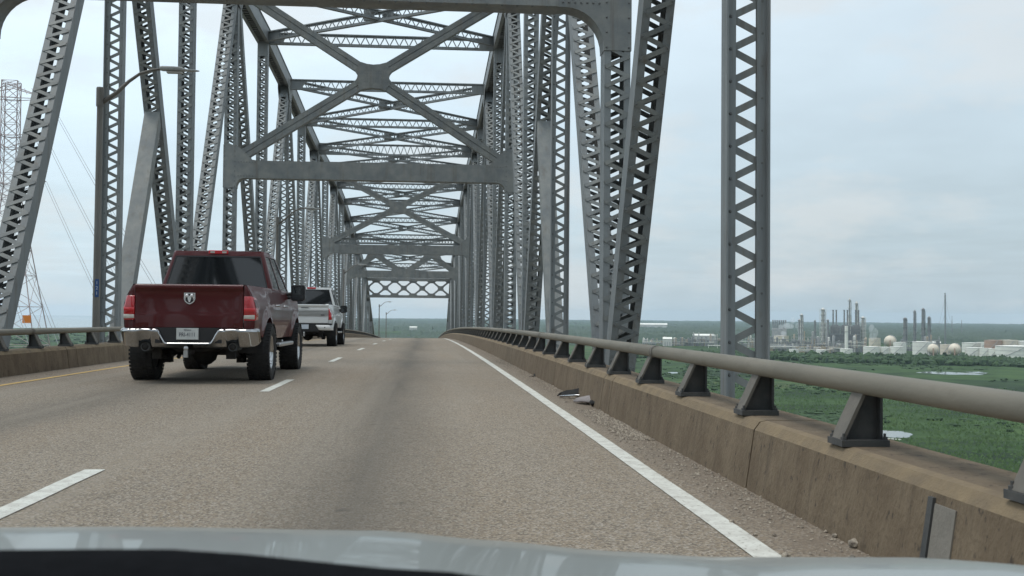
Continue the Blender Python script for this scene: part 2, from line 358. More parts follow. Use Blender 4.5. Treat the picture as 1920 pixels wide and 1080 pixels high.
sheet('river', [(-4000, -330), (4000, -330), (4000, 150), (600, 165), (100, 190), (-70, 205), (-400, 180), (-4000, 160)], GZ + .05, mat('river_water', (.11, .10, .08), rough=.14, spec=.7))
RX0, RX1 = -6.62, 1.95
def road():
    ys = [-46 + i for i in range(0, 154)] + [108 + 2 * i for i in range(0, 70)]
    xs = [RX0 + (RX1 - RX0) * i / 8 for i in range(9)]
    mb = MB().grid([[(x, y, zr(y)) for x in xs] for y in ys])
    m, t, b = _new('worn_bridge_paving'); b.inputs['Roughness'].default_value = .88
    g = t.nodes.new('ShaderNodeNewGeometry')
    def mapped(st):
        mp = t.nodes.new('ShaderNodeMapping'); mp.inputs['Scale'].default_value = st; t.links.new(g.outputs['Position'], mp.inputs[0]); return mp.outputs[0]
    def nz(s, d, st=(1, 1, 1), r=.6):
        n = t.nodes.new('ShaderNodeTexNoise'); n.inputs['Scale'].default_value = s; n.inputs['Detail'].default_value = d; n.inputs['Roughness'].default_value = r
        t.links.new(mapped(st), n.inputs[0]); return n.outputs[0]
    def rg(src, a, b_, c=0., d_=1.):
        r = t.nodes.new('ShaderNodeMapRange'); r.inputs[1].default_value = a; r.inputs[2].default_value = b_; r.inputs[3].default_value = c; r.inputs[4].default_value = d_
        t.links.new(src, r.inputs[0]); return r.outputs[0]
    def mixc(f, A, B, blend='MIX'):
        x = t.nodes.new('ShaderNodeMix'); x.data_type = 'RGBA'; x.blend_type = blend
        for s_, v in ((0, f), (6, A), (7, B)):
            if hasattr(v, 'is_linked') or hasattr(v, 'links'): t.links.new(v, x.inputs[s_])
            elif s_ == 0: x.inputs[0].default_value = v
            else: x.inputs[s_].default_value = (*v, 1)
        return x.outputs[2]
    def mth(op, a, b_=None):
        n = t.nodes.new('ShaderNodeMath'); n.operation = op
        for i, v in enumerate((a, b_)):
            if v is None: continue
            if hasattr(v, 'links'): t.links.new(v, n.inputs[i])
            else: n.inputs[i].default_value = v
        return n.outputs[0]
    base = mixc(rg(nz(.35, 6, (1, .35, 1)), .3, .7), (.222, .178, .128), (.298, .246, .183))
    base = mixc(rg(nz(1.6, 5, (1, .12, 1)), .42, .72), base, (.255, .197, .134))
    # exposed aggregate: light and dark stones
    vo = t.nodes.new('ShaderNodeTexVoronoi'); vo.inputs['Scale'].default_value = 88; t.links.new(mapped((1, 1, 1)), vo.inputs[0])
    sp = t.nodes.new('ShaderNodeSeparateColor'); t.links.new(vo.outputs['Color'], sp.inputs[0])
    base = mixc(rg(sp.outputs[0], .60, .7, 0, .75), base, (.105, .088, .07))
    base = mixc(rg(sp.outputs[1], .72, .82, 0, .7), base, (.40, .36, .305))
    base = mixc(rg(nz(95, 3), .56, .7, 0, .5), base, (.1, .085, .07))
    # oil and rubber darkening between the wheel paths of each lane, a real stain with ragged edges
    sx = t.nodes.new('ShaderNodeSeparateXYZ'); t.links.new(g.outputs['Position'], sx.inputs[0])
    wob = rg(nz(.12, 4, (.2, 1, 1)), 0, 1, -.25, .25)
    def band(c, wd):
        q = mth('ABSOLUTE', mth('SUBTRACT', mth('ADD', sx.outputs[0], wob), c)); return rg(q, 0, wd, 1, 0)
    st = mth('MAXIMUM', band(-.36, .8), mth('MULTIPLY', band(-3.8, .75), .8))
    st = mth('MULTIPLY', mth('POWER', st, 1.3), rg(nz(1.1, 6, (1.6, .16, 1)),   .3, .66, .5, .9))
    base = mixc(st, base, (.098, .086, .069))
    base = mixc(mth('MULTIPLY', rg(nz(5.5, 4), .6, .72, 0, .8), st), base, (.05, .044, .038))
    base = mixc(rg(nz(.8, 7, (1, .5, 1), .72), .6, .68, 0, .35), base, (.14, .12, .098))
    base = mixc(rg(nz(1.3, 6, (.10, 2.0, 1), .7), .60, .70, 0, .4), base, (.125, .106, .085))
    base = mixc(rg(nz(.55, 5, (2.2, .05, 1)), .55, .72, 0, .45), base, (.30, .265, .215))
    # gritty, browner shoulders
    sh = rg(sx.outputs[0], 1.42, 1.75)
    base = mixc(mth('MULTIPLY', sh, rg(nz(2.3, 6), .3, .6, .3, .8)), base, (.185, .148, .112))
    shl = rg(sx.outputs[0], -5.7, -6.3)
    base = mixc(mth('MULTIPLY', shl, .7), base, (.19, .155, .12))
    t.links.new(base, b.inputs['Base Color'])
    bn = t.nodes.new('ShaderNodeBump'); bn.inputs['Strength'].default_value = .55; bn.inputs['Distance'].default_value = .006
    t.links.new(vo.outputs['Distance'], bn.inputs['Height']); t.links.new(bn.outputs[0], b.inputs['Normal'])
    return kind(mb.build('road', m, smooth=True), 'structure')
road()
def line(name, x0, x1, y0, y1, m, step=1.5):
    n = max(2, int((y1 - y0) / step) + 1); ys = [y0 + (y1 - y0) * i / (n - 1) for i in range(n)]
    jj = lambda y, s: .012 * noise.noise(V((y * 2.1, s, 0)))
    return kind(MB().grid([[(x0 + jj(y, 1), y, zr(y) + .005), (x1 + jj(y, 9), y, zr(y) + .005)] for y in ys]).build(name, m), 'structure')
line('edge_line', 1.375, 1.495, -40, 200, WHITE)
line('edge_line', -5.86, -5.76, -40, 200, YELLOW)
for k in range(-4, 17):
    y1 = 7.0 + 9.9 * k
    line('lane_line', -2.145, -2.02, y1 - 2.75, y1, WHITE, .5)

# ================================================================== parapets and rails
PL = 4.75; P0 = 1.4 - 10 * PL
PS, PS0 = 1.58, 3.38
def yz(s): return V((0, 1, (zr(s + .05) - zr(s - .05)) / .1)).normalized()
def parapet(sgn, xf, label):
    """sgn +1: road face looks towards -X"""
    root = thing('concrete_parapet', label, 'parapet', (0, 0, 0), group='bridge parapets')
    X = lambda d: xf + sgn * d
    cuts = sorted([P0 + i * PL for i in range(55)] + [P0 + i * PL + .52 for i in range(0, 54, 2)])
    for a, b in zip(cuts, cuts[1:]):
        a += .010; b -= .010
        rows = []
        prof = [(-.0, -.16), (.0, .0), (.05, .345), (.085, .392), (.125, .40), (.44, .40), (.46, .37), (.46, -.30)]
        mb = MB()
        ys = [a, (a + b) / 2, b]
        for (d, z) in prof: rows.append([(X(d), y, zr(y) + z) for y in ys])
        mb.grid(rows)
        n = len(ys)
        for e in (0, n - 1): mb.f.append(tuple(r * n + e for r in range(len(prof)))); mb.m.append(0)
        for q in (2, 3): pass
        o = mb.build('parapet_panel', [CONC, CONC_TOP], root, fix=True)
        me = o.data
        for p in me.polygons:
            zc = sum(me.vertices[v].co.z for v in p.vertices) / len(p.vertices) - zr(p.center.y)
            if len(p.vertices) == 4 and .35 < zc < .397: p.material_index = 1
    return root
pr_ = parapet(1, 1.885, 'long brown stained concrete parapet beside the white edge line, with gravel along its foot')
pl_ = parapet(-1, -6.56, 'brown concrete parapet along the yellow edge line, partly hidden behind the red pickup')
# dark strip for the drain slot's shade, and the pale patch in the near panel
def face_x(z): return 1.885 + .05 * z / .345
mb = MB(); mb.prism([(face_x(0) - .006, 3.74, zr(3.8) + .004), (face_x(.31) - .006, 3.74, .305), (face_x(.31) - .006, 3.90, .305), (face_x(0) - .006, 3.90, zr(3.9) + .004)], (.02, 0, 0)); mb.build('concrete_patch', PATCH, pr_)
mb = MB(); mb.prism([(face_x(0) - .013, 3.905, .004), (face_x(.33) - .013, 3.905, .325), (face_x(.33) - .013, 3.945, .325), (face_x(0) - .013, 3.945, .004)], (.03, 0, 0))
mb.build('slot_shade_strip', POSTD, pr_)  # proud strip coloured dark to stand for the shade inside the slot

def bracket_mesh(sgn):
    """rail post: web plate across the road, slanting flange on the road side, base plate and bolts; origin on the parapet top under the rail"""
    mb = MB(); S = sgn
    # coordinates: x away from the road positive*S, y along, z up
    web = [(-.135, 0, .03), (.045, 0, .03), (.045, 0, .245), (-.032, 0, .245)]
    mb.prism([(x * S, -.012, z) for x, y, z in web], (0, .024, 0), 0)
    mb.bar((-.142 * S, 0, .028), (-.038 * S, 0, .245), .13, .016, (S * .9, 0, -.43), 1)
    mb.box(*sorted((.045 * S, .058 * S)), -.05, .05, .03, .245, 0)
    mb.box(*sorted((-.158 * S, .075 * S)), -.09, .09, 0, .03, 2)
    for bx in (-.14, .06):
        for by in (-.066, .066):
            mb.lathe([(.015, .03), (.015, .044)], (bx * S, by, 0), k=6, mi=2); mb.lathe([(.007, .044), (.007, .06)], (bx * S, by, 0), k=6, mi=2)
    me = mb.mesh('rail_post', [POSTD, POSTL, POSTD]); return me
def rail(sgn, xc, label):
    root = thing('guard_rail', label, 'guard rail', group='rails on the parapets')
    me = bracket_mesh(sgn)
    for i in range(-30, 130):
        s = PS0 + i * PS
        o = link('rail_post', me, root, Matrix.Translation((xc, s, zr(s) + .401)))
    seg = PS * 6
    for j in range(-5, 22):
        a = .07 + j * seg; b = a + seg - .012
        pts = []; n = 7
        prof = []
        mb = MB(); vs = []; K = 18
        for i in range(n):
            y = a + (b - a) * i / (n - 1)
            for k in range(K):
                th = 2 * PI * k / K; c, s_ = math.cos(th), math.sin(th)
                rx, rz = .072, .053
                px = math.copysign(abs(c) ** .8, c) * rx; pz = math.copysign(abs(s_) ** .8, s_) * rz
                vs.append((xc + px, y, zr(y) + .692 + pz))
        fs = [(i * K + k, i * K + (k + 1) % K, (i + 1) * K + (k + 1) % K, (i + 1) * K + k) for i in range(n - 1) for k in range(K)]
        fs += [tuple(range(K)), tuple(range((n - 1) * K, n * K))]
        mb.add(vs, fs); o = mb.build('rail_tube', RAILP, root, smooth=True)
        # splice sleeve at the joint
        mb = MB(); y = a - .006; vs = []
        for i, dy in enumerate((-.05, .05)):
            for k in range(K):
                th = 2 * PI * k / K; c, s_ = math.cos(th), math.sin(th)
                vs.append((xc + math.copysign(abs(c) ** .8, c) * .0765, y + dy, zr(y) + .692 + math.copysign(abs(s_) ** .8, s_) * .0575))
        mb.add(vs, [(k, (k + 1) % K, K + (k + 1) % K, K + k) for k in range(K)]); mb.build('rail_splice', POSTL, root, smooth=True)
    return root
rail(1, 2.11, 'long grey oval guard rail on dark brackets above the white-line side parapet')
rail(-1, -6.79, 'grey oval guard rail on the parapet behind the red pickup, beside the lamp posts')

# ================================================================== the truss bridge
bridge = thing('truss_bridge', 'grey riveted steel through truss bridge with laced posts and cross-braced portals', 'bridge')
BW = .56                            # width of the main members across the bridge
HP = .2065                          # half pitch of the lacing
LZ = BW / 2 - .055
lac = []                            # lacing bars: p, q, normal, width, owner, standard length?
riv = []                            # rivet heads: point, normal
X3 = V((1, 0, 0))
def lerp0(a, b, t): return a + (b - a) * t
def plates(mb, A, B, W, D, t=.022, fl=.125):
    u = (B - A).normalized(); n = u.cross(X3).normalized(); c = (A + B) / 2; h = u * ((B - A).length / 2)
    for s in (-1, 1):
        mb.obox(c + X3 * (s * (W / 2 - t / 2)), X3 * (t / 2), h, n * (D / 2))
        for q in (-1, 1):
            mb.obox(c + X3 * (s * (W / 2 - t - fl / 2 + .004)) + n * (q * (D / 2 - .009)), X3 * (fl / 2), h, n * .008)
    return u, n
def lace(A, B, n, off, ph, owner, hw=LZ, wd=.09, near=True, hp=HP, side=X3, rivets=False):
    u = (B - A).normalized(); L = (B - A).length; k = int(L / hp); st = (L - k * hp) / 2
    for i in range(k):
        s = 1 if (i + ph) % 2 else -1
        o = off + math.copysign(.006 + (i % 2) * .0115, off)
        p = A + u * (st + i * hp) + side * (s * hw) + n * o; q = A + u * (st + (i + 1) * hp) - side * (s * hw) + n * o
        lac.append((p, q, n, wd, owner, near))
        if rivets: riv.append((A + u * (st + i * hp) + side * (s * hw * 1.04) + n * (off + math.copysign(.026, off)), n * math.copysign(1, off), .021))
def box_member(name, A, B, W=BW, D=.5, near=True, rivets=False):
    """two side plates with flanges, zigzag lacing on both open faces"""
    A, B = V(A), V(B); mb = MB(); u, n = plates(mb, A, B, W, D)
    L = (B - A).length
    for e in (A, B):                # batten plates at the ends
        s = 1 if e is A else -1
        for q in (-1, 1): mb.obox(e + u * (s * .45) + n * (q * (D / 2 + .012)), X3 * (W / 2 - .02), u * .42, n * .008)
    o = mb.build(name, STEEL, bridge)
    a, b = A + u * .85, B - u * .85
    lace(a, b, n, D / 2, 0, o, W / 2 - .055, near=near, rivets=rivets); lace(a, b, n, -D / 2, 1, o, W / 2 - .055, near=near)
    return o
def h_member(name, A, B, W=BW, D=.26, near=True, rivets=False):
    """two flanges of paired angles joined by a single plane of lacing"""
    A, B = V(A), V(B); mb = MB(); u = (B - A).normalized(); n = u.cross(X3).normalized(); c = (A + B) / 2; h = u * ((B - A).length / 2)
    for s in (-1, 1):
        mb.obox(c + X3 * (s * (W / 2 - .012)), X3 * .012, h, n * (D / 2))
        for q in (-1, 1): mb.obox(c + X3 * (s * (W / 2 - .024 - .06)) + n * (q * .022), X3 * .06, h, n * .010)
    for e, s in ((A, 1), (B, -1)): mb.obox(e + u * (s * .45), X3 * (W / 2 - .026), u * .42, n * .009)
    o = mb.build(name, STEEL, bridge)
    lace(A + u * .8, B - u * .8, n, .0 + 1e-4, 0, o, W / 2 - .075, near=near)
    if rivets:
        for (p, q, nn, wd, ow, nr) in [l for l in lac if l[4] is o]: riv.append((p - n * .034, -n, .026))
    return o
PORT = {-5: 1, -2: 1, 1: 1, 4: 1, 9: 1, 12: 2, 16: 3}
for side, X in ((1, XR), (-1, XL)):
    for n in range(-6, END):
        s = sn(n); zb, zt = zbot(n), ztop(n)
        near = -1 <= n <= 3
        if n in PORT or n % 2: box_member('truss_post', (X, s, zb), (X, s, zt - .3), near=near, rivets=n in (1,))
        else: h_member('truss_hanger', (X, s, zb), (X, s, zt - .3), near=near, rivets=n in (0, 2))
    for n in range(-6, END):
        s0, s1 = sn(n), sn(n + 1)
        if n == END - 1: s1 = s0 + 34; A, B = V((X, s0, ztop(n))), V((X, s1, zr(s1) - .6))
        elif n % 2: A, B = V((X, s0, zbot(n))), V((X, s1, ztop(n + 1)))
        else: A, B = V((X, s0, ztop(n))), V((X, s1, zbot(n + 1)))
        u = (B - A).normalized()
        if n == END - 1:
            mb = MB(); plates(mb, A, B, .6, .6); c = (A + B) / 2; nn = u.cross(X3).normalized()
            mb.obox(c + nn * .31, X3 * .31, u * ((B - A).length / 2), nn * .01); mb.build('end_post', STEEL, bridge)
            for q in (9.4, 18.8): box_member('truss_post', (X, s0 + q, zr(s0 + q) - 1.2), (X, s0 + q, lerp0(A.z, B.z, q / 34) - .4), near=False)
            continue
        box_member('truss_diagonal', A + u * .5, B - u * .5, D=.46, near=-1 <= n <= 2, rivets=n in (0, 1))
    # solid sub-strut from the deck to the middle of the diagonal
    A = V((X, sn(2) + .35, zbot(2) + .6)); B = V((X, sn(2) + 4.55, zr(sn(2)) + 7.75))
    mb = MB(); mb.bar(A, B, .50, .40, (0, 1, -.5)); mb.build('sub_strut', STEEL2, bridge, bevel=.015)
    for n in range(-6, END - 1):
        A, B = V((X, sn(n) + .01, ztop(n))), V((X, sn(n + 1) - .01, ztop(n + 1)))
        mb = MB(); W, D = .66, .78; u = (B - A).normalized(); nn = u.cross(X3).normalized()
        if nn.z < 0: nn = -nn
        c = (A + B) / 2; h = u * ((B - A).length / 2)
        for q in (-1, 1):
            mb.obox(c + X3 * (q * (W / 2 - .015)), X3 * .015, h, nn * (D / 2))
            mb.obox(c + X3 * (q * (W / 2 - .1)) - nn * (D / 2 - .012), X3 * .068, h, nn * .010)
        mb.obox(c + nn * (D / 2 + .012), X3 * (W / 2 + .05), h, nn * .01)
        L = (B - A).length
        for i in range(int(L / .42)): mb.obox(A + u * (.21 + .42 * i) - nn * (D / 2 - .03), X3 * (W / 2 - .034), u * .06, nn * .006)
        mb.build('top_chord', STEEL, bridge)
        mb = MB(); A, B = V((X, sn(n) + .01, zbot(n))), V((X, sn(n + 1) - .01, zbot(n + 1))); mb.bar(A, B, .6, .6, (0, 0, 1)); mb.build('bottom_chord', STEEL, bridge)
        # gusset plates where the members meet, on both faces of the truss
        for q in (-1, 1):
            zc = ztop(n) - .35 if n % 2 == 0 else zbot(n) + .35
            hgt = .85
            pts = [(-1.0, .4), (1.0, .4), (1.0, -.2), (.45, -hgt), (-.45, -hgt), (-1.0, -.2)]
            sg = 1 if n % 2 == 0 else -1
            mb = MB(); mb.prism([(X + q * (W / 2 + .004) - .009, sn(n) + a, zc + sg * b) for a, b in pts], (.018, 0, 0)); mb.build('node_plate', STEEL2, bridge)

def strut(name, A, B, d=.6, nplane=None, fw=.2, ft=.06, hp=.27, wd=.06, parent=None, dbl=False):
    """lattice strut in a vertical plane: top and bottom flanges with zigzag lacing"""
    A, B = V(A), V(B); u = (B - A).normalized(); up = V((0, 0, 1)); up = (up - u * up.dot(u)).normalized(); n = u.cross(up)
    mb = MB(); h = u * ((B - A).length / 2); c = (A + B) / 2
    for q in (-1, 1): mb.obox(c + up * (q * (d / 2 - ft / 2)), h, n * (fw / 2), up * (ft / 2)); mb.obox(c + up * (q * (d / 2 - ft - .05)), h, n * .012, up * .05)
    for e, s in ((A, 1), (B, -1)): mb.obox(e + u * (s * .4), u * .4, n * .02, up * (d / 2 - .004))
    o = mb.build(name, STEEL, bridge)
    L = (B - A).length - 1.4; k = int(L / hp)
    for i in range(k):
        s = 1 if i % 2 else -1; a0 = A + u * (.7 + i * L / k); a1 = A + u * (.7 + (i + 1) * L / k); hw = d / 2 - .08
        of = n * (.019 + .009 * (i % 2))
        lac.append((a0 + up * (s * hw) + of, a1 - up * (s * hw) + of, n, wd, o, False))
        if dbl: lac.append((a0 - up * (s * hw) - of, a1 + up * (s * hw) - of, n, wd, o, False))
    return o
IL, IR = XL + .33, XR - .33
for n in range(-6, END):
    s, z = sn(n), ztop(n)
    if n not in (16,):
        d = .95 if n in (-5, -2, 1, 4, 8, 9) else .68
        strut('top_strut', (IL, s, z - .1), (IR, s, z - .1), d=d)
    if n < END - 1 and n != 5:
        s1, z1 = sn(n + 1), ztop(n + 1)
        strut('lateral_brace', (IL, s + .3, z + .02), (IR, s1 - .3, z1 + .02), d=.55)
        strut('lateral_brace', (IR, s + .3, z - .06), (IL, s1 - .3, z1 - .06), d=.55)
        mb = MB(); mid = (s + s1) / 2; zm = (z + z1) / 2
        for q in (-.5, .5):
          mb = MB(); mb.box((XL + XR) / 2 + q - .28, (XL + XR) / 2 + q + .28, mid - .03, mid + .03, zm - .3, zm + .28); mb.build('brace_plate', STEEL, bridge)

def arc(cx, cz, r, a0, a1, k=8): return [(cx + r * math.cos(a0 + (a1 - a0) * i / k), cz + r * math.sin(a0 + (a1 - a0) * i / k)) for i in range(k + 1)]
CXM = (XL + XR) / 2
def plate_grid_rivets(pts, s):
    for x, z in pts: riv.append((V((x, s, z)), V((0, -1, 0)), .017))
def portal(n, brace=True):
    s = sn(n); z0 = zr(s); zb, zt = z0 + (7.2 if n == 12 else 7.62), z0 + (8.03 if n == 12 else 8.45); D = .54
    mb = MB(); x0, x1 = XL + 1.28, XR - 1.28
    for q in (-1, 1): mb.box(x0, x1, s + q * (D / 2 - .012) - .012, s + q * (D / 2 - .012) + .012, zb + .02, zt)
    mb.box(x0, x1, s - D / 2 - .05, s + D / 2 + .05, zb - .004, zb + .018); mb.box(x0, x1, s - D / 2 + .026, s + D / 2 - .026, zt - .03, zt - .01)
    mb.build('portal_beam', STEEL2, bridge)
    for sg, X in ((1, XR), (-1, XL)):
        r, dn, upz = (.85, .9, .95) if n in (1, 12) else (.42, .46, .72); ix = .29
        # outline in (inward distance from post centre line, z)
        o = [(-.295, zb - dn), (.295, zb - dn), (.295, zb - r)]
        o += [(ix + .005 + r - r * math.cos(a), zb - r + r * math.sin(a)) for a in [PI / 2 * i / 9 for i in range(1, 10)]]
        o += [(1.28, zb), (1.28, zt), (1.02, zt + .04), (.72, zt + .36), (.295, zt + upz), (-.295, zt + upz)]
        mb = MB(); mb.prism([(X - sg * a, s - D / 2 - .006, b) for a, b in o], (0, D + .012, 0))
        mb.build('portal_gusset', STEEL2, bridge, fix=True)
        for i in range(9):
            for a in (-.24, .24): riv.append((V((X - sg * a, s - D / 2 - .008, zb - dn + .07 + i * (dn + upz + .7) / 8)), V((0, -1, 0)), .026))
        for i in range(7): riv.append((V((X - sg * (.4 + .13 * i), s - D / 2 - .008, zb + .1)), V((0, -1, 0)), .026)); riv.append((V((X - sg * (.4 + .13 * i), s - D / 2 - .008, zt - .08)), V((0, -1, 0)), .026))
    for i in range(int((x1 - x0) / .32)): riv.append((V((x0 + .16 + .32 * i, s - D / 2 - .051, zb - .012)), V((0, 0, -1)), .03))
    if not brace: return
    ztp = ztop(n) - .55; c = V((CXM, s, (zt + .35 + ztp) / 2))
    for sx in (-1, 1):
        for sz in (-1, 1):
            e = V((CXM + sx * ((XR - XL) / 2 - .62), s, zt + .3 if sz < 0 else ztp))
            u = (e - c).normalized(); up = V((-u.z, 0, u.x)); a = c + u * .52
            mb = MB()
            for q in (-1, 1): mb.bar(a + up * (q * .135), e + up * (q * .135), .22, .36, (0, 1, 0))
            mb.bar(a, e, .06, .3, (0, 1, 0)); mb.build('sway_brace', STEEL2, bridge)
    # centre gusset with hollowed sides
    th = math.atan2(ztp - c.z, (XR - XL) / 2 - .62); L = .86; h = .25; pts = []
    dirs = [th, PI - th, PI + th, 2 * PI - th]
    for i, a in enumerate(dirs):
        u = V((math.cos(a), math.sin(a))); pp = V((-u.y, u.x))
        p0, p1 = u * L - pp * h, u * L + pp * h
        if i == 0: first = p0
        pts += [p0, p1]
        nx = dirs[(i + 1) % 4]; un = V((math.cos(nx), math.sin(nx))); pn = V((-un.y, un.x)); q = un * L - pn * h
        mid = (u + un).normalized() * (.44 if abs((u + un).y) > abs((u + un).x) else .62)
        for t in (.25, .5, .75): pts.append(p1 * (1 - t) ** 2 + mid * (2 * t * (1 - t)) + q * t ** 2)
    mb = MB(); mb.prism([(c.x + p.x, s - .195, c.z + p.y) for p in pts], (0, .39, 0)); mb.build('sway_gusset', STEEL2, bridge, fix=True)
    for i in range(-3, 4):
        for j in range(-2, 3): riv.append((V((c.x + i * .13, s - .197, c.z + j * .13)), V((0, -1, 0)), .014))
for n in (-5, -2, 1, 4, 9): portal(n)
strut('portal_lattice', (XL + .6, sn(9), zr(sn(9)) + 8.8), (XR - .6, sn(9), zr(sn(9)) + 8.8), d=.55, dbl=True)
portal(12, False)
def w_frame(n):
    s = sn(n); zt = zr(s) + 8.03; z1 = zt + 1.75; w = (XR - XL) / 4; D = .5
    mb = MB(); mb.box(XL + .3, XR - .3, s - D / 2, s + D / 2, z1 + .35, z1 + .85); mb.build('portal_beam', STEEL2, bridge)
    for k, (xa, xb) in enumerate(((XL + .7, CXM - w), (CXM - .45, CXM - w), (CXM + .45, CXM + w), (XR - .7, CXM + w))):
        mb = MB(); mb.bar((xa, s, zt), (xb, s, z1 + .1), .62, D - .06, (0, 1, 0)); mb.build('sway_brace', STEEL2, bridge)
    for q in (-1, 1):
        x = CXM + q * w
        mb = MB(); mb.prism([(x + a, s - D / 2 - .01, b) for a, b in [(-1.25, z1 - .55), (-.8, z1 - .35), (-.45, z1 - .22), (.45, z1 - .22), (.8, z1 - .35), (1.25, z1 - .55), (.85, z1 + .35), (-.85, z1 + .35)]], (0, D + .02, 0)); mb.build('sway_gusset', STEEL2, bridge, fix=True)
    mb = MB(); mb.prism([(CXM + a, s - D / 2 - .01, b) for a, b in [(-1.5, zt - .04), (1.5, zt - .04), (1.1, zt + .42), (.5, zt + .25), (-.5, zt + .25), (-1.1, zt + .42)]], (0, D + .02, 0)); mb.build('sway_gusset', STEEL2, bridge, fix=True)
w_frame(12)
def end_portal(n):
    """lattice portal with round openings between crossed bars"""
    s = sn(n); z0, z1 = zr(s) + 6.75, zr(s) + 9.75; D = .3
    for a, b in ((z0, z0 + .4), (z1 - .45, z1)):
        mb = MB(); mb.box(XL + .3, XR - .3, s - D / 2, s + D / 2, a, b); mb.build('portal_beam', STEEL2, bridge)
    w = (XR - XL - .6) / 4.5; x = XL + .3; zc = (z0 + z1) / 2 - .02; hh = (z1 - z0) / 2 - .4; k = 0
    while k < 9:
        xa, xb = x + k * w / 2, x + (k + 1) * w / 2; up = k % 2
        for q in (0, 1):
            zA, zB = (zc - hh, zc + hh) if (up ^ q) else (zc + hh, zc - hh)
        mb = MB()
        xm = (xa + xb) / 2
        if k % 2 == 0 or True:
            for sx in (-1, 1):
                for sz in (-1, 1): mb.bar((xm, s, zc), (xm + sx * w / 4 * 1.0, s, zc + sz * hh), .16, .1, (0, 1, 0))
        k += 1
    # crossed bars, one panel per opening
    for i in range(5):
        xm = x + i * w
        mb = MB()
        for sx in (-1, 1):
            for sz in (-1, 1):
                xe = xm + sx * w / 2
                if XL + .25 <= xe <= XR - .25: mb.bar((xm, s, zc), (xe, s, zc + sz * (hh + .05)), .27, .1, (0, 1, 0))
        pts = []
        for j in range(24):
            a = 2 * PI * j / 24; r = .36 + .2 * abs(math.sin(2 * a)) ** 2
            pts.append((xm + r * math.cos(a) * 1.15, s - .07, zc + r * math.sin(a) * .95))
        mb.prism(pts, (0, .14, 0))
        mb.build('portal_lattice', STEEL2, bridge)
        for sz in (-1, 1):
            if xm + w / 2 < XR - .2:
                mb = MB(); xe = xm + w / 2; zz = zc + sz * hh
                mb.prism([(xe - .75, s - .06, zz + sz * .04), (xe - .4, s - .06, zz - sz * .32), (xe + .4, s - .06, zz - sz * .32), (xe + .75, s - .06, zz + sz * .04)], (0, .12, 0)); mb.build('portal_gusset', STEEL2, bridge, fix=True)
end_portal(16)
# deck under the paving
for n in range(-6, END + 4):
    s = sn(n); a, b = s, sn(n + 1)
    mb = MB(); mb.box(XL + .32, XR - .32, s - .18, s + .18, zr(s) - 1.5, zr(s) - .42); mb.build('floor_beam', STEEL, bridge)
    rows = [[(x, y, zr(y) + dz) for y in (a, (a + b) / 2, b)] for x, dz in ((-7.05, -.012), (2.36, -.012), (2.36, -.34), (-7.05, -.34), (-7.05, -.012))]
    MB().grid(rows).build('deck_slab', mat('deck_concrete', (.24, .22, .2), (.3, .28, .25), rough=.9) if n == -6 else bpy.data.materials['deck_concrete'], bridge)

# ---- lacing: the largest bars in view as single pieces, all others in one mesh
def in_view(p):
    d = p - V((0, 0, CAMZ)); f = d.dot(CF)
    if f < 1: return False
    return abs(d.dot(CR) / f) < .485 and -.06 < d.dot(CU) / f < .275
def bar_mtx(p, q, n):
    u = (q - p).normalized(); sd_ = n.cross(u).normalized(); nn = u.cross(sd_); c = (p + q) / 2
    return Matrix(((u.x, sd_.x, nn.x, c.x), (u.y, sd_.y, nn.y, c.y), (u.z, sd_.z, nn.z, c.z), (0, 0, 0, 1)))
std = [l for l in lac if l[5] and in_view((l[0] + l[1]) / 2)]
std.sort(key=lambda l: ((l[0] + l[1]) / 2).y)
single = set(id(l) for l in std[:298])
bm_cache = {}
rest = MB()
for l in lac:
    p, q, n, wd, o, nr = l
    if id(l) in single:
        k = round((q - p).length, 3)
        if k not in bm_cache: bm_cache[k] = MB().obox((0, 0, 0), (k / 2 + .035, 0, 0), (0, wd / 2, 0), (0, 0, .0055)).mesh('lacing_bar', STEEL2)
        link('lacing_bar', bm_cache[k], o, bar_mtx(p, q, n))
    else:
        u = (q - p).normalized(); rest.bar(p - u * .03, q + u * .03, wd, .011 if nr or wd > .07 else .009, n)
kind(rest.build('lacing', STEEL2, bridge), 'stuff')
rv = MB()
for p, n, r in riv:
    if p.y > 60: continue
    a = n.orthogonal().normalized(); b = n.cross(a); K = 6
    vs = [p + a * (math.cos(2 * PI * j / K) * r) + b * (math.sin(2 * PI * j / K) * r) for j in range(K)] + [p + n * (r * .75) + (a * math.cos(2 * PI * j / K) + b * math.sin(2 * PI * j / K)) * r * .55 for j in range(K)]
    rv.add(vs, [(j, (j + 1) % K, K + (j + 1) % K, K + j) for j in range(K)] + [tuple(range(K, 2 * K))])
kind(rv.build('rivets', RIVET, bridge, fix=False), 'stuff')

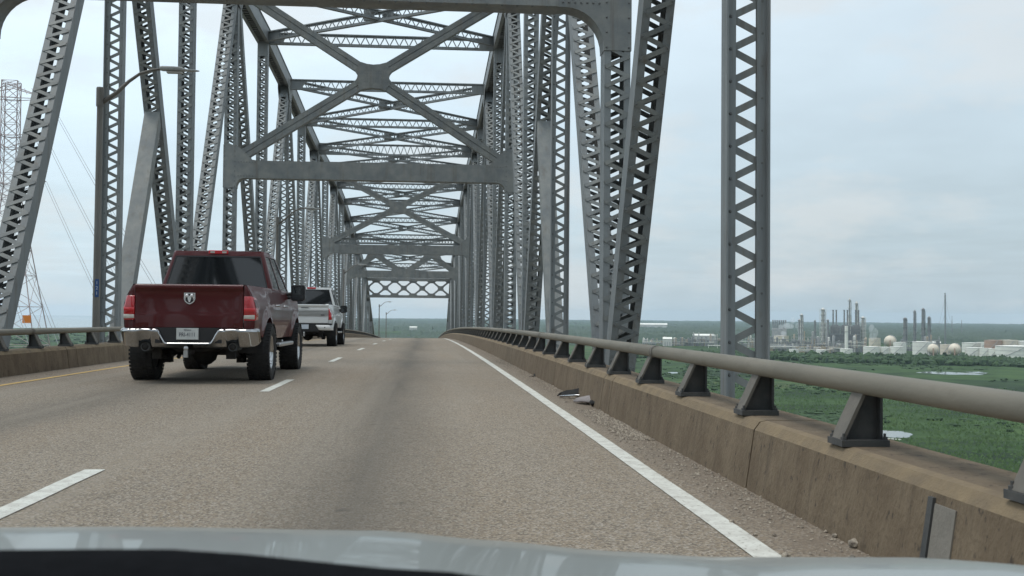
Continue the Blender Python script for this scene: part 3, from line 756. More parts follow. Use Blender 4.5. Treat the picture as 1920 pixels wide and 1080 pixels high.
# ================================================================== pickups
def lerp(a, b, t): return a + (b - a) * t
def smooth01(t): t = max(0, min(1, t)); return t * t * (3 - 2 * t)
def pickup(name, label, loc, rx, P):
    """P: dict of dimensions and colours. Local axes: x right, y forward from the rear bumper, z up from the road."""
    root = thing(name, label, 'pickup truck', loc, 0, None, rx)
    paint = P['paint']; HW = P['hw']; ZT = P['zt']; ZB = P['zb']; RA, FA = P['ra'], P['fa']; TR = P['tr']; AR = P['ar']; ROOF = P['roof']
    cab0, belt = P['cab0'], P['belt']
    # ---- side panels
    def prof_x(y, z):
        t = (z - 1.02) / .42
        ct_ = lerp(.125, .055, smooth01((y - .2) / 1.3))
        x = HW - (ct_ * max(0, t) ** 2.4 if t > 0 else .045 * t * t)
        x += .012 * math.exp(-((z - 1.16) / .05) ** 2)
        for A in (RA, FA):
            r = math.hypot(y - A, z - TR); fl = smooth01(1 - (r - AR) / .17); x += P['flare'] * fl
        if y < .38: x -= .03 * (1 - y / .38) ** 2
        if y > FA + .35: x -= .20 * ((y - FA - .35) / .75) ** 2
        return x
    def z_lo(y):
        z = ZB + (.10 if y < RA else 0) * smooth01((RA - .4 - y) / .3)
        for A in (RA, FA):
            d = abs(y - A)
            if d < AR: z = max(z, TR + math.sqrt(AR * AR - d * d) * 1.0)
        return z
    def z_hi(y):
        if y < cab0: return ZT
        if y < 4.25: return belt
        return lerp(belt - .02, belt - .19, ((y - 4.25) / 1.6) ** 1.5)
    segs = [('bed_side', .10, cab0 - .006), ('rear_door', cab0 + .006, cab0 + .90), ('front_door', cab0 + .91, 4.12), ('front_fender', 4.13, P['len'] - .12)]
    for sx in (-1, 1):
        for nm, y0, y1 in segs:
            n = max(10, int((y1 - y0) / .045)); rows = []
            for i in range(n + 1):
                y = lerp(y0, y1, i / n); a, b = z_lo(y), z_hi(y); row = []
                row.append((sx * (prof_x(y, a) - .10), y, a + .012))
                for j in range(13):
                    z = lerp(a, b, j / 12); row.append((sx * prof_x(y, z), y, z))
                xb = prof_x(y, b)
                row += [(sx * (xb - .012), y, b + .022), (sx * (xb - .04), y, b + .030), (sx * (xb - .13), y, b + .030)]
                if nm == 'bed_side': row.append((sx * (xb - .13), y, b - .45))
                rows.append(row)
            o = MB().grid(rows).build(nm, paint, root, fix=True); soften(o, 40)
            if 'door' in nm:
                ym = y0 + .16
                mb = MB(); mb.tube([(sx * (HW - .01), ym, 1.17), (sx * (HW + .035), ym + .04, 1.18), (sx * (HW + .035), ym + .2, 1.18), (sx * (HW - .01), ym + .24, 1.17)], .017, 6)
                mb.build('handle', P['handle'], o, smooth=True)
        # rear corner of the bed, above and below the lamp
        rows = []
        for z in [P['lz1'] + .0, lerp(P['lz1'], ZT, .5), ZT - .05, ZT + .005, ZT + .028]:
            k = 0 if z < ZT - .04 else (.012 if z < ZT + .01 else .03)
            rows.append([(sx * (P['tgw'] + .008), .075 + k, z)] + [(sx * lerp(P['tgw'] + .01, prof_x(.1, z) - .012, t), .078 + k + .0, z) for t in (.2, .6, .9)] + [(sx * (prof_x(.12, z) + .0), .112 + k, z)])
        o = MB().grid(rows).build('bed_corner', paint, root, fix=True); soften(o, 50)
        rows = []
        for z in [ZB + .16, P['lz0'] - .004]:
            rows.append([(sx * (P['tgw'] + .008), .08, z)] + [(sx * lerp(P['tgw'] + .01, prof_x(.1, z) - .012, t), .082, z) for t in (.2, .6, .9)] + [(sx * prof_x(.12, z), .112, z)])
        o = MB().grid(rows).build('bed_corner', paint, root, fix=True); soften(o, 50)
        # tail lamp wrapping round the corner
        def lamp_rows(za, zb_):
            rr = []
            for z in [za, za + .02, (za + zb_) / 2, zb_ - .02, zb_]:
                e = 0 if za + .001 < z < zb_ - .001 else .018
                rr.append([(sx * (P['tgw'] + .006 + e * .3), .10, z), (sx * (P['tgw'] + .012), .055 + e, z), (sx * (prof_x(.1, z) - .035), .056 + e, z), (sx * (prof_x(.1, z) - .004), .075 + e, z), (sx * (prof_x(.14, z) + .006 - e * .4), .15, z), (sx * (prof_x(.26, z) + .004 - e * .6), .26, z)])
            return rr
        o = MB().grid(lamp_rows(P['lz0'], P['lz1'])).build('tail_lamp', LRED, root, fix=True); soften(o, 60)
        for za, zc, mm, nm in P['lens']:
            rr = [[(x, y - (.004 if i not in (0,) else 0), z) for i, (x, y, z) in enumerate(r[1:4])] for r in lamp_rows(za, zc)]
            o2 = MB().grid(rr).build(nm, mm, o, fix=True); soften(o2, 60)
    # ---- bed floor, front wall
    mb = MB(); mb.box(-HW + .17, HW - .17, .14, cab0 - .02, .86, .90); mb.box(-HW + .17, HW - .17, cab0 - .05, cab0 - .02, .90, ZT); mb.build('bed_floor', DARK, root)
    # ---- tailgate
    W = P['tgw']; rows = []
    zs = P['tg_prof']
    for z, d in zs:
        row = []
        for i in range(25):
            x = lerp(-W, W, i / 24); e = abs(x) / W
            dd = d
            if P['style'] == 'a':           # shallow recessed field in the middle of the gate
                f = smooth01((.93 - e) / .06); dd = lerp(.0, d, f) if d > 0 else d
            row.append((x, .062 + dd + .02 * max(0, e - .55) ** 2, z + (0.0)))
        rows.append(row)
    rows.append([(x, .12, zs[-1][0] + .004) for x, _, _ in rows[-1]])
    o = MB().grid(rows).build('tailgate', paint, root, fix=True); soften(o, 50); tg = o
    if P['style'] == 'b':
        mb = MB()
        for z in (1.035, 1.085, 1.135, 1.185): mb.box(-W + .03, W - .02, .034, .058, z + P['bo'] - .015, z + P['bo'] + .015)
        mb.box(-W + .03, W - .02, .048, .062, 1.01 + P['bo'], 1.21 + P['bo'], 1); mb.build('trim_band', [CHROME2, P['band']], tg, bevel=.006)
        mb = MB(); mb.box(W - .26, W - .13, .026, .034, 1.035 + P['bo'], 1.062 + P['bo']); mb.build('badge', PLASTIC, tg)
        mb = MB(); mb.box(-.13, .13, .040, .055, 1.30 + P['bo'], 1.32 + P['bo']); mb.build('handle', PLASTIC, tg)
    else:
        # shield badge with a horned head
        mb = MB(); cz = P['bz']
        sh = [(-.078, .074), (.078, .074), (.079, -.015), (.062, -.055), (.03, -.08), (.0, -.092), (-.03, -.08), (-.062, -.055), (-.079, -.015)]
        mb.prism([(x, .058, cz + z) for x, z in sh], (0, .02, 0), 0); mb.prism([(x * .84, .054, cz + z * .84) for x, z in sh], (0, .006, 0), 1)
        for sx in (-1, 1):
            mb.ball((sx * .036, .044, cz + .034), .027, 2); pts = [(sx * .052, .046, cz + .022), (sx * .059, .047, cz + .0), (sx * .054, .049, cz - .024)]
            mb.tube(pts, [.013, .009, .004], 8, 0)
        mb.prism([(x, .044, cz + z) for x, z in [(-.03, .028), (.03, .028), (.022, -.02), (.008, -.058), (0, -.064), (-.008, -.058), (-.022, -.02)]], (0, .014, 0), 0)
        mb.build('badge', [mat('badge_silver', (.8, .8, .8), rough=.3, metal=.35), PLASTIC], tg, smooth=False)
    # ---- cab
    b0, b1 = cab0 + .0, 4.22
    cb = [(-P['cw'], b0 + .02, belt), (P['cw'], b0 + .02, belt), (P['cw'], b1, belt), (-P['cw'], b1, belt)]
    rw = P['rw']; r0, r1 = b0 + .17, 3.42
    rz0, rz1 = ROOF - .035, ROOF - .02
    ct = [(-rw, r0, rz0), (rw, r0, rz0), (rw, r1, rz1), (-rw, r1, rz1)]
    shell = MB(); glass = []
    def bil(q, u, v):
        a, b, c, d = [V(p) for p in q]; return (a * (1 - u) + b * u) * (1 - v) + (d * (1 - u) + c * u) * v
    def ring(q, holes, cuts):
        """face q (a,b,c,d) divided along u by cuts; every division has a hole (u0,u1,v0,v1) with a glass pane set in"""
        for (ua, ub, h) in cuts:
            sub = [bil(q, ua, 0), bil(q, ub, 0), bil(q, ub, 1), bil(q, ua, 1)]
            u0, u1, v0, v1 = h
            inn = [bil(q, u0, v0), bil(q, u1, v0), bil(q, u1, v1), bil(q, u0, v1)]
            shell.add(sub + inn, [(0, 1, 5, 4), (1, 2, 6, 5), (2, 3, 7, 6), (3, 0, 4, 7)])
            glass.append(inn)
    rear = [cb[0], cb[1], ct[1], ct[0]]
    ring(rear, None, [(0, 1, P['rwin'])])
    for sx, q in ((1, [cb[1], cb[2], ct[2], ct[1]]), (-1, [cb[3], cb[0], ct[0], ct[3]])):
        if sx == 1: ring(q, None, [(0, .46, (.075, .43, .06, .88)), (.46, 1, (.485, .90, .06, .88))])
        else: ring(q, None, [(0, .54, (.10, .515, .06, .88)), (.54, 1, (.57, .925, .06, .88))])
    ring([cb[2], cb[3], ct[3], ct[2]], None, [(0, 1, (.05, .95, .06, .93))])
    rows = []
    for j in range(7):
        v = j / 6; y = lerp(r0, r1, v); row = []
        for i in range(9):
            u = i / 8; x = lerp(-rw, rw, u); row.append((x, y, lerp(rz0, rz1, v) + P['crown'] * (1 - (2 * u - 1) ** 2) * (1 - .6 * (2 * v - 1) ** 2) ** 1))
        rows.append(row)
    # weld the roof rim to the ring corners by keeping its border straight
    for j, r in enumerate(rows):
        for i, p in enumerate(r):
            if j in (0, 6): r[i] = (p[0], p[1], lerp(rz0, rz1, j / 6))
    shell.grid(rows)
    cabo = shell.build('cab', paint, root, weld=True, bevel=.035, seg=3, auto=28)
    cabo.data.polygons.foreach_set('use_smooth', [True] * len(cabo.data.polygons))
    for gi, g in enumerate(glass):
        c = (g[0] + g[1] + g[2] + g[3]) / 4; n = (g[1] - g[0]).cross(g[3] - g[0]).normalized(); inset = -n * .008
        mb = MB(); mb.add([p + (p - c).normalized() * .02 + inset for p in g] + [p + (p - c).normalized() * .02 + inset - n * .008 for p in g], [(0, 1, 2, 3), (7, 6, 5, 4), (0, 4, 5, 1), (1, 5, 6, 2), (2, 6, 7, 3), (3, 7, 4, 0)])
        w_ = mb.build('rear_window' if gi == 0 else 'windscreen' if gi == 5 else 'side_window', GLASS, cabo)
        if gi == 0:             # rubber border round the rear pane
            mb = MB()
            for a, b in ((0, 1), (1, 2), (2, 3), (3, 0)): mb.bar(g[a] - n * .003, g[b] - n * .003, .022, .008, n)
            mb.build('seal', PLASTIC, w_)
    # cab lower rear wall and inner filler so that nothing shows through the gaps
    mb = MB(); mb.box(-HW + .14, HW - .14, cab0 + .03, 5.2, ZB + .12, belt - .06); mb.build('cab_floor', DARK, root)
    zb3 = ROOF - .052
    mb = MB(); mb.box(-.16, .16, r0 - .028, r0 + .03, zb3 - .03, zb3 + .028); o = mb.build('brake_lamp', LRED2, cabo, bevel=.006)
    if P['style'] == 'a':
        for sx in (-1, 1): MB().box(sx * .095 - .035, sx * .095 + .035, r0 - .032, r0 - .02, zb3 - .018, zb3 + .014).build('cargo_lens', LWHITE, o)
    # ---- bonnet, nose
    rows = []
    for i in range(9):
        y = lerp(4.05, P['len'] - .1, i / 8); row = []
        for j in range(11):
            x = lerp(-1, 1, j / 10); wd = prof_x(y, 1.3) - .10
            row.append((x * wd, y, z_hi(max(y, 4.26)) + .025 + .05 * (1 - x * x) - (.05 if i == 8 else 0)))
        rows.append(row)
    soften(MB().grid(rows).build('bonnet', paint, root, fix=True), 40)
    L = P['len']
    mb = MB(); mb.box(-HW + .3, HW - .3, L - .14, L - .03, .78, 1.14); mb.build('grille', CHROME2, root, bevel=.02)
    for sx in (-1, 1): MB().box(*sorted((sx * (HW - .31), sx * (HW - .10))), L - .26, L - .08, .92, 1.14).build('headlamp', LWHITE, root, bevel=.02)
    mb = MB(); mb.box(-HW + .04, HW - .04, L - .16, L, .52, .76); mb.build('front_bumper', CHROME2 if P['style'] == 'a' else paint, root, bevel=.04)
    # ---- rear bumper
    def bumper(nm, m, zt_f, zb_f, xs, y_f, thick=.02):
        rows = []
        K = 16
        for x in xs:
            a, b = zb_f(x), zt_f(x); rows.append([(x, y_f(x, j / K), lerp(a, b, j / K)) for j in range(K + 1)])
        o = MB().grid(rows).build(nm, m, root, fix=True); s_ = o.modifiers.new('thick', 'SOLIDIFY'); s_.thickness = thick; s_.offset = 0
        soften(o, 50); return o
    if P['style'] == 'a':
        def ztf(x):
            e = abs(x); return lerp(.605, .815, smooth01((e - .31) / .13)) - .012 * smooth01((e - .88) / .14)
        def zbf(x):
            e = abs(x); z = .545 + .02 * smooth01((e - .75) / .25) + .10 * smooth01((e - .93) / .09)
            d = abs(e - .62)
            if d < .095: z += .085 * math.sqrt(1 - (d / .095) ** 2)
            return z
        def yf(x, t):
            e = abs(x); y = -.04 + .15 * (1 - t) ** 1.15 + .075 * max(0, (t - .80) / .20) ** 2 + .30 * max(0, (e - .84) / .18) ** 2
            return y
        xs = sorted(set([round(-.985 + 1.97 * i / 60, 4) for i in range(61)] + [s * v for s in (-1, 1) for v in (.526, .53, .545, .57, .62, .67, .695, .71, .714)]))
        bo = bumper('rear_bumper', CHROME, ztf, zbf, xs, yf)
        MB().box(-.47, .47, .03, .09, .60, .825).build('bumper_step', PLASTIC, bo)
        for sx in (-1, 1):
            mb = MB(); mb.lathe([(.058, -.02), (.062, -.03), (.062, .5), (.0, .5)], (sx * .62, .10, .545), 'Y', 16); mb.lathe([(.048, -.022), (.048, .2), (0, .2)], (sx * .62, .10, .545), 'Y', 12, mi=1); mb.build('exhaust_tip', [POSTD, DARK], bo, smooth=True)
            for q in (-.12, .12): pass
        pz, px, pw, ph = .735, -.01, .31, .165
    else:
        def yf(x, t): return -.01 + .04 * (2 * t - 1) ** 2 + .25 * max(0, (abs(x) - .84) / .17) ** 2
        for sx in (-1, 1):
            xs = [sx * v for v in ([.40, .42, .45, .5, .55, .6, .65, .7, .75, .8, .85, .9, .94, .97, 1.0])]
            e0 = .40
            bumper('rear_bumper', P['paint'], lambda x: .80, lambda x: .62 - .0 * abs(x) + .17 * max(0, (.52 - abs(x)) / .12), xs, yf)
            MB().lathe([(.022, .0), (.022, -.008), (.0, -.009)], (sx * .72, -.012, .72), 'Y', 8).build('sensor', PLASTIC, root)
        bo = MB().box(-.97, .97, .03, .10, .80, .865).box(-.5, .5, .03, .10, .57, .80).build('bumper_step', PLASTIC, root, bevel=.01)
        pz, px, pw, ph = .74, -.01, .31, .16
    # ---- plate
    mb = MB(); mb.box(px - pw / 2, px + pw / 2, -.012 if P['style'] == 'b' else -.005, .03, pz - ph / 2, pz + ph / 2)
    pl = mb.build('licence_plate', PLATEW if P['style'] == 'a' else P['plate'], bo, bevel=.004)
    if P['style'] == 'a':
        M = Matrix(((1, 0, 0, px), (0, 0, 1, -.008), (0, 1, 0, pz - .012), (0, 0, 0, 1)))
        M = Matrix.Translation((px, -.0065, pz - .012)) @ Matrix.Rotation(PI / 2, 4, 'X')
        text_mesh('plate_lettering', 'PRI-4111', .083, pl, PLATEB, M @ Matrix.Diagonal((.76, 1.0, 1, 1)), ext=.0012)
        text_mesh('plate_lettering', 'TEXAS', .034, pl, PLATEB, Matrix.Translation((0, 0, .064)) @ M, ext=.0012)
    # ---- hitch, underbody, axles
    ht = MB(); ht.box(-.035, .035, -.10, .35, .44, .50); ht.box(-.03, .03, -.14, -.09, .40, .50, 1); ht.lathe([(.012, .0), (.02, .03), (.018, .06), (.028, .075), (.035, .10), (.028, .125), (.0, .135)], (0, -.115, .43), k=12, mi=1)
    ht.build('tow_hitch', [DARK, CHROME2], root)
    ub = MB()
    for sx in (-1, 1):
        ub.box(*sorted((sx * .42, sx * .52)), .12, L - .4, .54, .70); ub.tube([(sx * .56, RA - .75, .50), (sx * .56, RA - .3, .38), (sx * .56, RA, .36), (sx * .56, RA + .4, .40), (sx * .56, RA + .75, .52)], .04, 6)
        ub.box(*sorted((sx * .50, sx * .62)), RA - .11, RA + .11, .28, .46); ub.box(*sorted((sx * .47, sx * .60)), RA - .82, RA - .70, .36, .58)
        ub.tube([(sx * .38, RA - .1, .36), (sx * .34, RA + .35, .72)], .035, 6)
        ub.tube([(sx * .62, .15, .535), (sx * .60, RA - .3, .66), (sx * .45, RA + .6, .64)], .045, 8)
    ub.tube([(-.80, RA, TR), (.80, RA, TR)], .055, 10); ub.ball((.0, RA, TR - .02), .20, 2)
    ub.tube([(0, RA + .1, TR + .03), (0, 3.4, .58)], .05, 8); ub.tube([(-.8, FA, TR - .03), (.8, FA, TR - .03)], .05, 8); ub.box(-.38, .36, FA - .3, FA + .35, TR - .06, .75)
    ub.box(.30, .46, RA - .42, RA - .25, .42, .62); ub.box(-.55, .05, 1.9, 3.0, .44, .66); ub.box(-.6, .6, .16, .6, .52, .66)
    ub.box(-.72, .72, .3, L - .5, .70, .86)
    ub.lathe([(.0, -.1), (.30, -.1), (.36, -.06), (.36, .06), (.30, .1), (0, .1)], (0, .72, .56), k=24)
    ub.build('chassis', DARK, root)
    for sx in (-1, 1):
        for A in (RA, FA):          # wheel wells
            rows = []
            for i in range(13):
                a = PI * i / 12; rows.append([(sx * x, A + math.cos(a) * (AR + .03), TR + math.sin(a) * (AR + .03)) for x in (HW - .06, .60)])
            MB().grid(rows).build('wheel_well', DARK, root)
    # ---- wheels
    TW = P['tw']; RR = P['rim']
    def tyre_mesh():
        prof = [(RR, -TW * .40), (RR + .02, -TW * .46), (RR + .09, -TW * .5), (TR - .07, -TW * .495), (TR - .025, -TW * .455), (TR - .006, -TW * .36), (TR, -TW * .2), (TR + .001, 0), (TR, TW * .2), (TR - .006, TW * .36), (TR - .025, TW * .455), (TR - .07, TW * .495), (RR + .09, TW * .5), (RR + .02, TW * .46), (RR, TW * .40)]
        mb = MB(); mb.lathe(prof, axis='X', k=40, close=True)
        for i in range(44):
            a = 2 * PI * i / 44; c, s = math.cos(a), math.sin(a); t = V((0, -s, c)); rdir = V((0, c, s))
            for j, xx in enumerate((-.40, -.14, .14, .40)):
                aa = a + (.07 if j % 2 else 0); rd = V((0, math.cos(aa), math.sin(aa))); tt = V((0, -math.sin(aa), math.cos(aa)))
                rr = TR + .001 - (.012 if abs(xx) > .3 else 0)
                mb.obox(rd * rr + V((xx * TW, 0, 0)), V((TW * .105, 0, 0)), tt * .021, rd * .009)
        me = mb.mesh('tyre', BLACK); me.polygons.foreach_set('use_smooth', [True] * len(me.polygons)); me.set_sharp_from_angle(angle=R(40)); return me
    def rim_mesh():
        mb = MB(); w2 = TW * .42
        mb.lathe([(RR - .0, -w2), (RR + .012, -w2), (RR + .004, -w2 + .03), (RR - .03, -w2 + .05), (RR - .03, w2 - .05), (RR + .004, w2 - .03), (RR + .012, w2), (RR - .004, w2), (RR - .028, w2 - .02), (RR - .045, w2 - .07)], axis='X', k=36, close=True)
        for i in range(8):
            a = 2 * PI * i / 8; rd = V((0, math.cos(a), math.sin(a))); tt = V((0, -math.sin(a), math.cos(a)))
            mb.prism([V((w2 - .09, 0, 0)) + rd * .05 + tt * .035, V((w2 - .05, 0, 0)) + rd * (RR - .03) + tt * .045, V((w2 - .05, 0, 0)) + rd * (RR - .03) - tt * .045, V((w2 - .09, 0, 0)) + rd * .05 - tt * .035], (-.04, 0, 0))
        mb.lathe([(.0, w2 - .13), (.075, w2 - .13), (.075, w2 - .05), (.055, w2 - .04), (0, w2 - .035)], axis='X', k=16)
        mb.lathe([(.0, -.05), (.17, -.05), (.17, .0), (0, .0)], axis='X', k=20, mi=1); mb.lathe([(.0, -w2 + .02), (RR - .012, -w2 + .02), (RR - .012, -w2 + .05), (0, -w2 + .05)], axis='X', k=30, mi=1)
        me = mb.mesh('rim', [CHROME, DARK]); me.polygons.foreach_set('use_smooth', [True] * len(me.polygons)); me.set_sharp_from_angle(angle=R(40)); return me
    tm, rm = tyre_mesh(), rim_mesh()
    for sx in (-1, 1):
        for A in (RA, FA):
            M = Matrix.Translation((sx * (P['tyre_x'] - TW / 2), A, TR)) @ Matrix.Rotation(0 if sx > 0 else PI, 4, 'Z')
            o = link('wheel', rm, root, M); link('tyre', tm, o)
    # ---- mirrors, running boards
    for sx in (-1, 1):
        mb = MB(); y = 3.78
        mb.prism([(sx * (HW + P['mir'] + a), y, 1.44 + b) for a, b in [(-.125, -.13), (-.09, -.155), (.09, -.155), (.125, -.12), (.125, .10), (.10, .135), (-.09, .135), (-.125, .11)]], (0, .14, 0), 0)
        mb.tube([(sx * (HW - .06), y + .06, 1.40), (sx * (HW + P['mir'] - .08), y + .06, 1.42)], .035, 8); mb.tube([(sx * (HW - .06), y + .06, 1.34), (sx * (HW + P['mir'] - .08), y + .06, 1.35)], .03, 8)
        o = mb.build('mirror', PLASTIC, root, fix=True, bevel=.025)
        MB().prism([(sx * (HW + P['mir'] + a), y - .004, 1.44 + b) for a, b in [(-.095, -.12), (.095, -.12), (.1, .09), (-.09, .105)]], (0, .003, 0)).build('mirror_glass', GLASS, o)
        mb = MB(); mb.box(*sorted((sx * (HW - .06), sx * (HW + .075))), cab0 + .15, 3.95, .50, .565); mb.box(*sorted((sx * (HW - .35), sx * (HW - .06))), cab0 + .5, cab0 + .56, .50, .6); mb.box(*sorted((sx * (HW - .35), sx * (HW - .06))), 3.5, 3.56, .50, .6)
        mb.build('running_board', CHROME2, root, bevel=.02)
    return root

base = dict(hw=.95, zt=1.425, zb=.64, ra=1.22, fa=4.79, len=5.84, tr=.445, ar=.54, tw=.335, rim=.255, tyre_x=1.04, roof=2.105, cab0=2.02, belt=1.42,
            cw=.905, rw=.72, crown=.03, tgw=.765, bz=1.255, bo=0, lz0=.93, lz1=1.285, flare=.035, mir=.16, handle=CHROME)
Pred = dict(base, paint=RED, style='a', rwin=(.045, .955, .03, .86),
            lens=[(.938, 1.03, LWHITE, 'reverse_lens'), (1.05, 1.13, LRED2, 'brake_lens')],
            tg_prof=[(.82, .012), (.83, 0), (.90, .001), (1.0, .001), (1.035, .006), (1.06, .012), (1.20, .014), (1.30, .014), (1.335, .010), (1.36, .004), (1.372, -.012), (1.395, -.028), (1.43, -.03), (1.447, -.015), (1.452, .02)])
SB = 15.7
pickup('pickup_truck', 'dark red lifted pickup with chrome rear bumper, licence plate and round-horned badge on its tailgate', (-3.40, SB, zr(SB + 3) + .0 + 0), math.atan(-2 * KC * (SB + 3)), Pred)
Pw = dict(base, paint=WHITEP, style='b', rwin=(.05, .95, .04, .88), band=mat('grey_trim', (.32, .32, .31), rough=.35, metal=.4), plate=mat('pale_blue_plate', (.5, .58, .68), (.62, .66, .7), rough=.5, scale=18),
          tyre_x=1.05, bo=.115, zb=.70, hw=.96, lz0=.99, lz1=1.40, tgw=.83, rw=.70, roof=2.25, zt=1.53, belt=1.52, flare=.03, mir=.14, handle=WHITEP, lens=[(1.08, 1.16, LRED2, 'brake_lens')],
          tg_prof=[(.87, .012), (.88, 0), (1.10, 0), (1.115, .012), (1.335, .012), (1.345, 0), (1.39, .004), (1.41, .016), (1.445, .016), (1.46, -.002), (1.495, -.012), (1.53, -.008), (1.54, .02)])
SW = 38.6
pickup('pickup_truck', 'white pickup with grey ribbed tailgate band, driving ahead of the dark red pickup', (-4.29, SW, zr(SW + 3) + .0), math.atan(-2 * KC * (SW + 3)), Pw)

# ================================================================== own car: bonnet and dashboard top
car = thing('silver_car', 'silver car bonnet and black dashboard top along the bottom edge of the view', 'car')
rows = []
CRP = [(-1.3, .715), (-.8, .736), (-.6, .7405), (-.4, .7405), (-.06, .7325), (.1, .717), (.28, .6995), (.45, .688), (.9, .684)]
def crest(x):
    for (a, p), (b, q) in zip(CRP, CRP[1:]):
        if a <= x <= b: return lerp(p, q, smooth01((x - a) / (b - a)) * .5 + (x - a) / (b - a) * .5)
    return .70
for i in range(49):
    x = lerp(-1.22, .84, i / 48); row = []
    for y in [.92, .98, 1.04, 1.10, 1.16, 1.22, 1.28, 1.34, 1.40, 1.48, 1.6, 1.8, 2.0, 2.15, 2.25]:
        t = y - 1.32; z = crest(x) + (-.10 * t + .0 if t < 0 else -.17 * t) - .07 * t * t - (.25 * max(0, t - .55) ** 2)
        z -= .5 * max(0, abs(x + .19) - .95) ** 2 * 4
        row.append((x, y, z))
    rows.append(row)
hood = MB().grid(rows).build('bonnet', SILVER, car, smooth=True, fix=True); hm = hood.modifiers.new('thick', 'SOLIDIFY'); hm.thickness = .015; hm.offset = -1
rows = []
for i in range(41):
    x = lerp(-1.15, .8, i / 40); zt = .8405 - .019 * smooth01((x + .20) / .24) - .06 * smooth01((x - .02) / .22)
    rows.append([(x, .80, zt - .09), (x, .79, zt - .03), (x, .77, zt - .006), (x, .74, zt), (x, .68, zt - .004), (x, .55, zt - .03), (x, .42, zt - .08), (x, .36, zt - .16)])
d_ = MB().grid(rows).build('dashboard', mat('matt_black_vinyl', (.0045, .005, .006), (.007, .0075, .009), rough=.95, scale=60, spec=.05), car, smooth=True, fix=True)

# ================================================================== lamp posts, sign
def lamp_post(s, label, arm=1.62):
    x = -7.32
    root = thing('street_lamp', label, 'street lamp', (x, s, zr(s)), 0, 'lamp posts beside the parapet')
    mb = MB(); mb.tube([(0, 0, -1.0), (0, 0, 2.2), (0, 0, 6.05)], [.085, .08, .066], 12); mb.lathe([(.13, -1.0), (.13, -.96), (.09, -.94)], k=12); mb.build('pole', GALV, root, smooth=False)
    mb = MB(); mb.lathe([(.085, 5.68), (.088, 5.70), (.088, 6.08), (.078, 6.11), (0, 6.115)], k=12); mb.build('pole_cap', GALV, root)
    pts = [(.06, 0, 5.78), (.36, 0, 6.0), (.62, 0, 6.26), (.86, 0, 6.44), (1.12, 0, 6.53), (1.42, 0, 6.57)]
    mb = MB(); mb.tube(pts, [.052, .046, .038, .033, .030, .028], 10); mb.build('arm', GALV, root, smooth=True)
    rows = []
    mb = MB()
    prof = [(1.30, .05, .045), (1.36, .08, .058), (1.62, .095, .062), (1.78, .095, .055), (1.86, .065, .03), (2.12, .045, .02), (2.17, .02, .01)]
    for px, hw, hh in prof: rows.append([(px, math.cos(2 * PI * k / 14) * hw, 6.575 - (px - 1.30) * .03 + math.copysign(abs(math.sin(2 * PI * k / 14)) ** .7, math.sin(2 * PI * k / 14)) * hh - (0 if px < 1.8 else .012)) for k in range(15)])
    mb.grid(rows); o = mb.build('lamp_head', LAMPH, root, fix=True); soften(o, 40)
    MB().box(1.46, 1.8, -.07, .07, 6.47, 6.50).build('lens', LWHITE, o)
    return root
lamp_post(24.5, 'tall grey lamp post with curved arm and a narrow blue sign, nearest of the row')
lamp_post(53.4, 'lamp post with curved arm rising above the cab of the white pickup')
lamp_post(96.5, 'lamp post among the trusses between the third and fourth portal frames')
lamp_post(172, 'distant lamp post beyond the bridge, the taller one in the far opening')
lamp_post(203, 'farthest small lamp post seen through the end of the bridge')
ls, lx = 24.5, -7.32
zt_, zb_ = zat(199, 521, 24.4), zat(199, 556, 24.4)
sg = thing('marker_sign', 'narrow blue marker sign with pale characters strapped to the nearest lamp post', 'sign', (lx + .035, ls - .10, (zt_ + zb_) / 2))
h = (zt_ - zb_) / 2
MB().box(-.042, .042, -.004, .004, -h, h).build('sign_plate', BLUE, sg, bevel=.003)
for i, ch in enumerate('121'):
    text_mesh('sign_character', ch, .105, sg, SIGNW, Matrix.Translation((0, -.0055, h * (.58 - .58 * i))) @ Matrix.Rotation(PI / 2, 4, 'X'), ext=.001)
for q in (-.7, .7): MB().box(-.1, .05, .0, .012, h * q - .008, h * q + .008).build('strap', GALV, sg)

# ================================================================== litter and gravel on the shoulder
def at_ground(x, y):
    """place on the road seen at a pixel"""
    r = ray(x, y); t = 5.
    for _ in range(60): p = V((0, 0, CAMZ)) + r * t; t += (p.z - zr(p.y)) / -r.z * .9
    p = V((0, 0, CAMZ)) + r * t; return p.x, p.y
gx, gy = at_ground(1098, 748)
t = thing('tyre_scrap', 'curled strip of torn tyre and chrome trim lying at the parapet foot', 'tyre scrap', (gx, gy, zr(gy)), .55); t.scale = (1.4, 1.4, 1.3)
mb = MB(); rows = []
for i in range(9):
    a = i / 8; rows.append([(lerp(-.12, .12, a), lerp(.20, -.20, a) + q * .05 * (1 - .3 * a), .012 + .045 * math.sin(a * PI) + .03 * (q == 0) + .006 * (i % 2)) for q in (-1, 0, 1)])
o = MB().grid(rows).build('tread_strip', BLACK, t); s_ = o.modifiers.new('thick', 'SOLIDIFY'); s_.thickness = .012
mb = MB(); mb.tube([(-.17, .15, .02), (-.09, .02, .038), (-.01, -.10, .034), (.04, -.18, .018)], [.006, .016, .014, .006], 8, ry=.010); mb.build('trim_strip', CHROME, t, smooth=True)
gx, gy = at_ground(1112, 758)
t = MB(); rows = []
for i in range(7):
    a = i / 6; rows.append([(lerp(-.09, .08, j / 4), lerp(.12, -.13, a) + .02 * random.uniform(-1, 1), .02 + .05 * math.sin(PI * j / 4) * math.sin(PI * (a * .8 + .1)) + .012 * random.random()) for j in range(5)])
o = t.grid(rows).build('crumpled_cloth', LITTER, None, smooth=True, fix=True); o.scale = (1.7, 1.6, 1.5); o.location = (gx, gy, zr(gy)); o.rotation_euler = (0, 0, .5); s_ = o.modifiers.new('thick', 'SOLIDIFY'); s_.thickness = .012
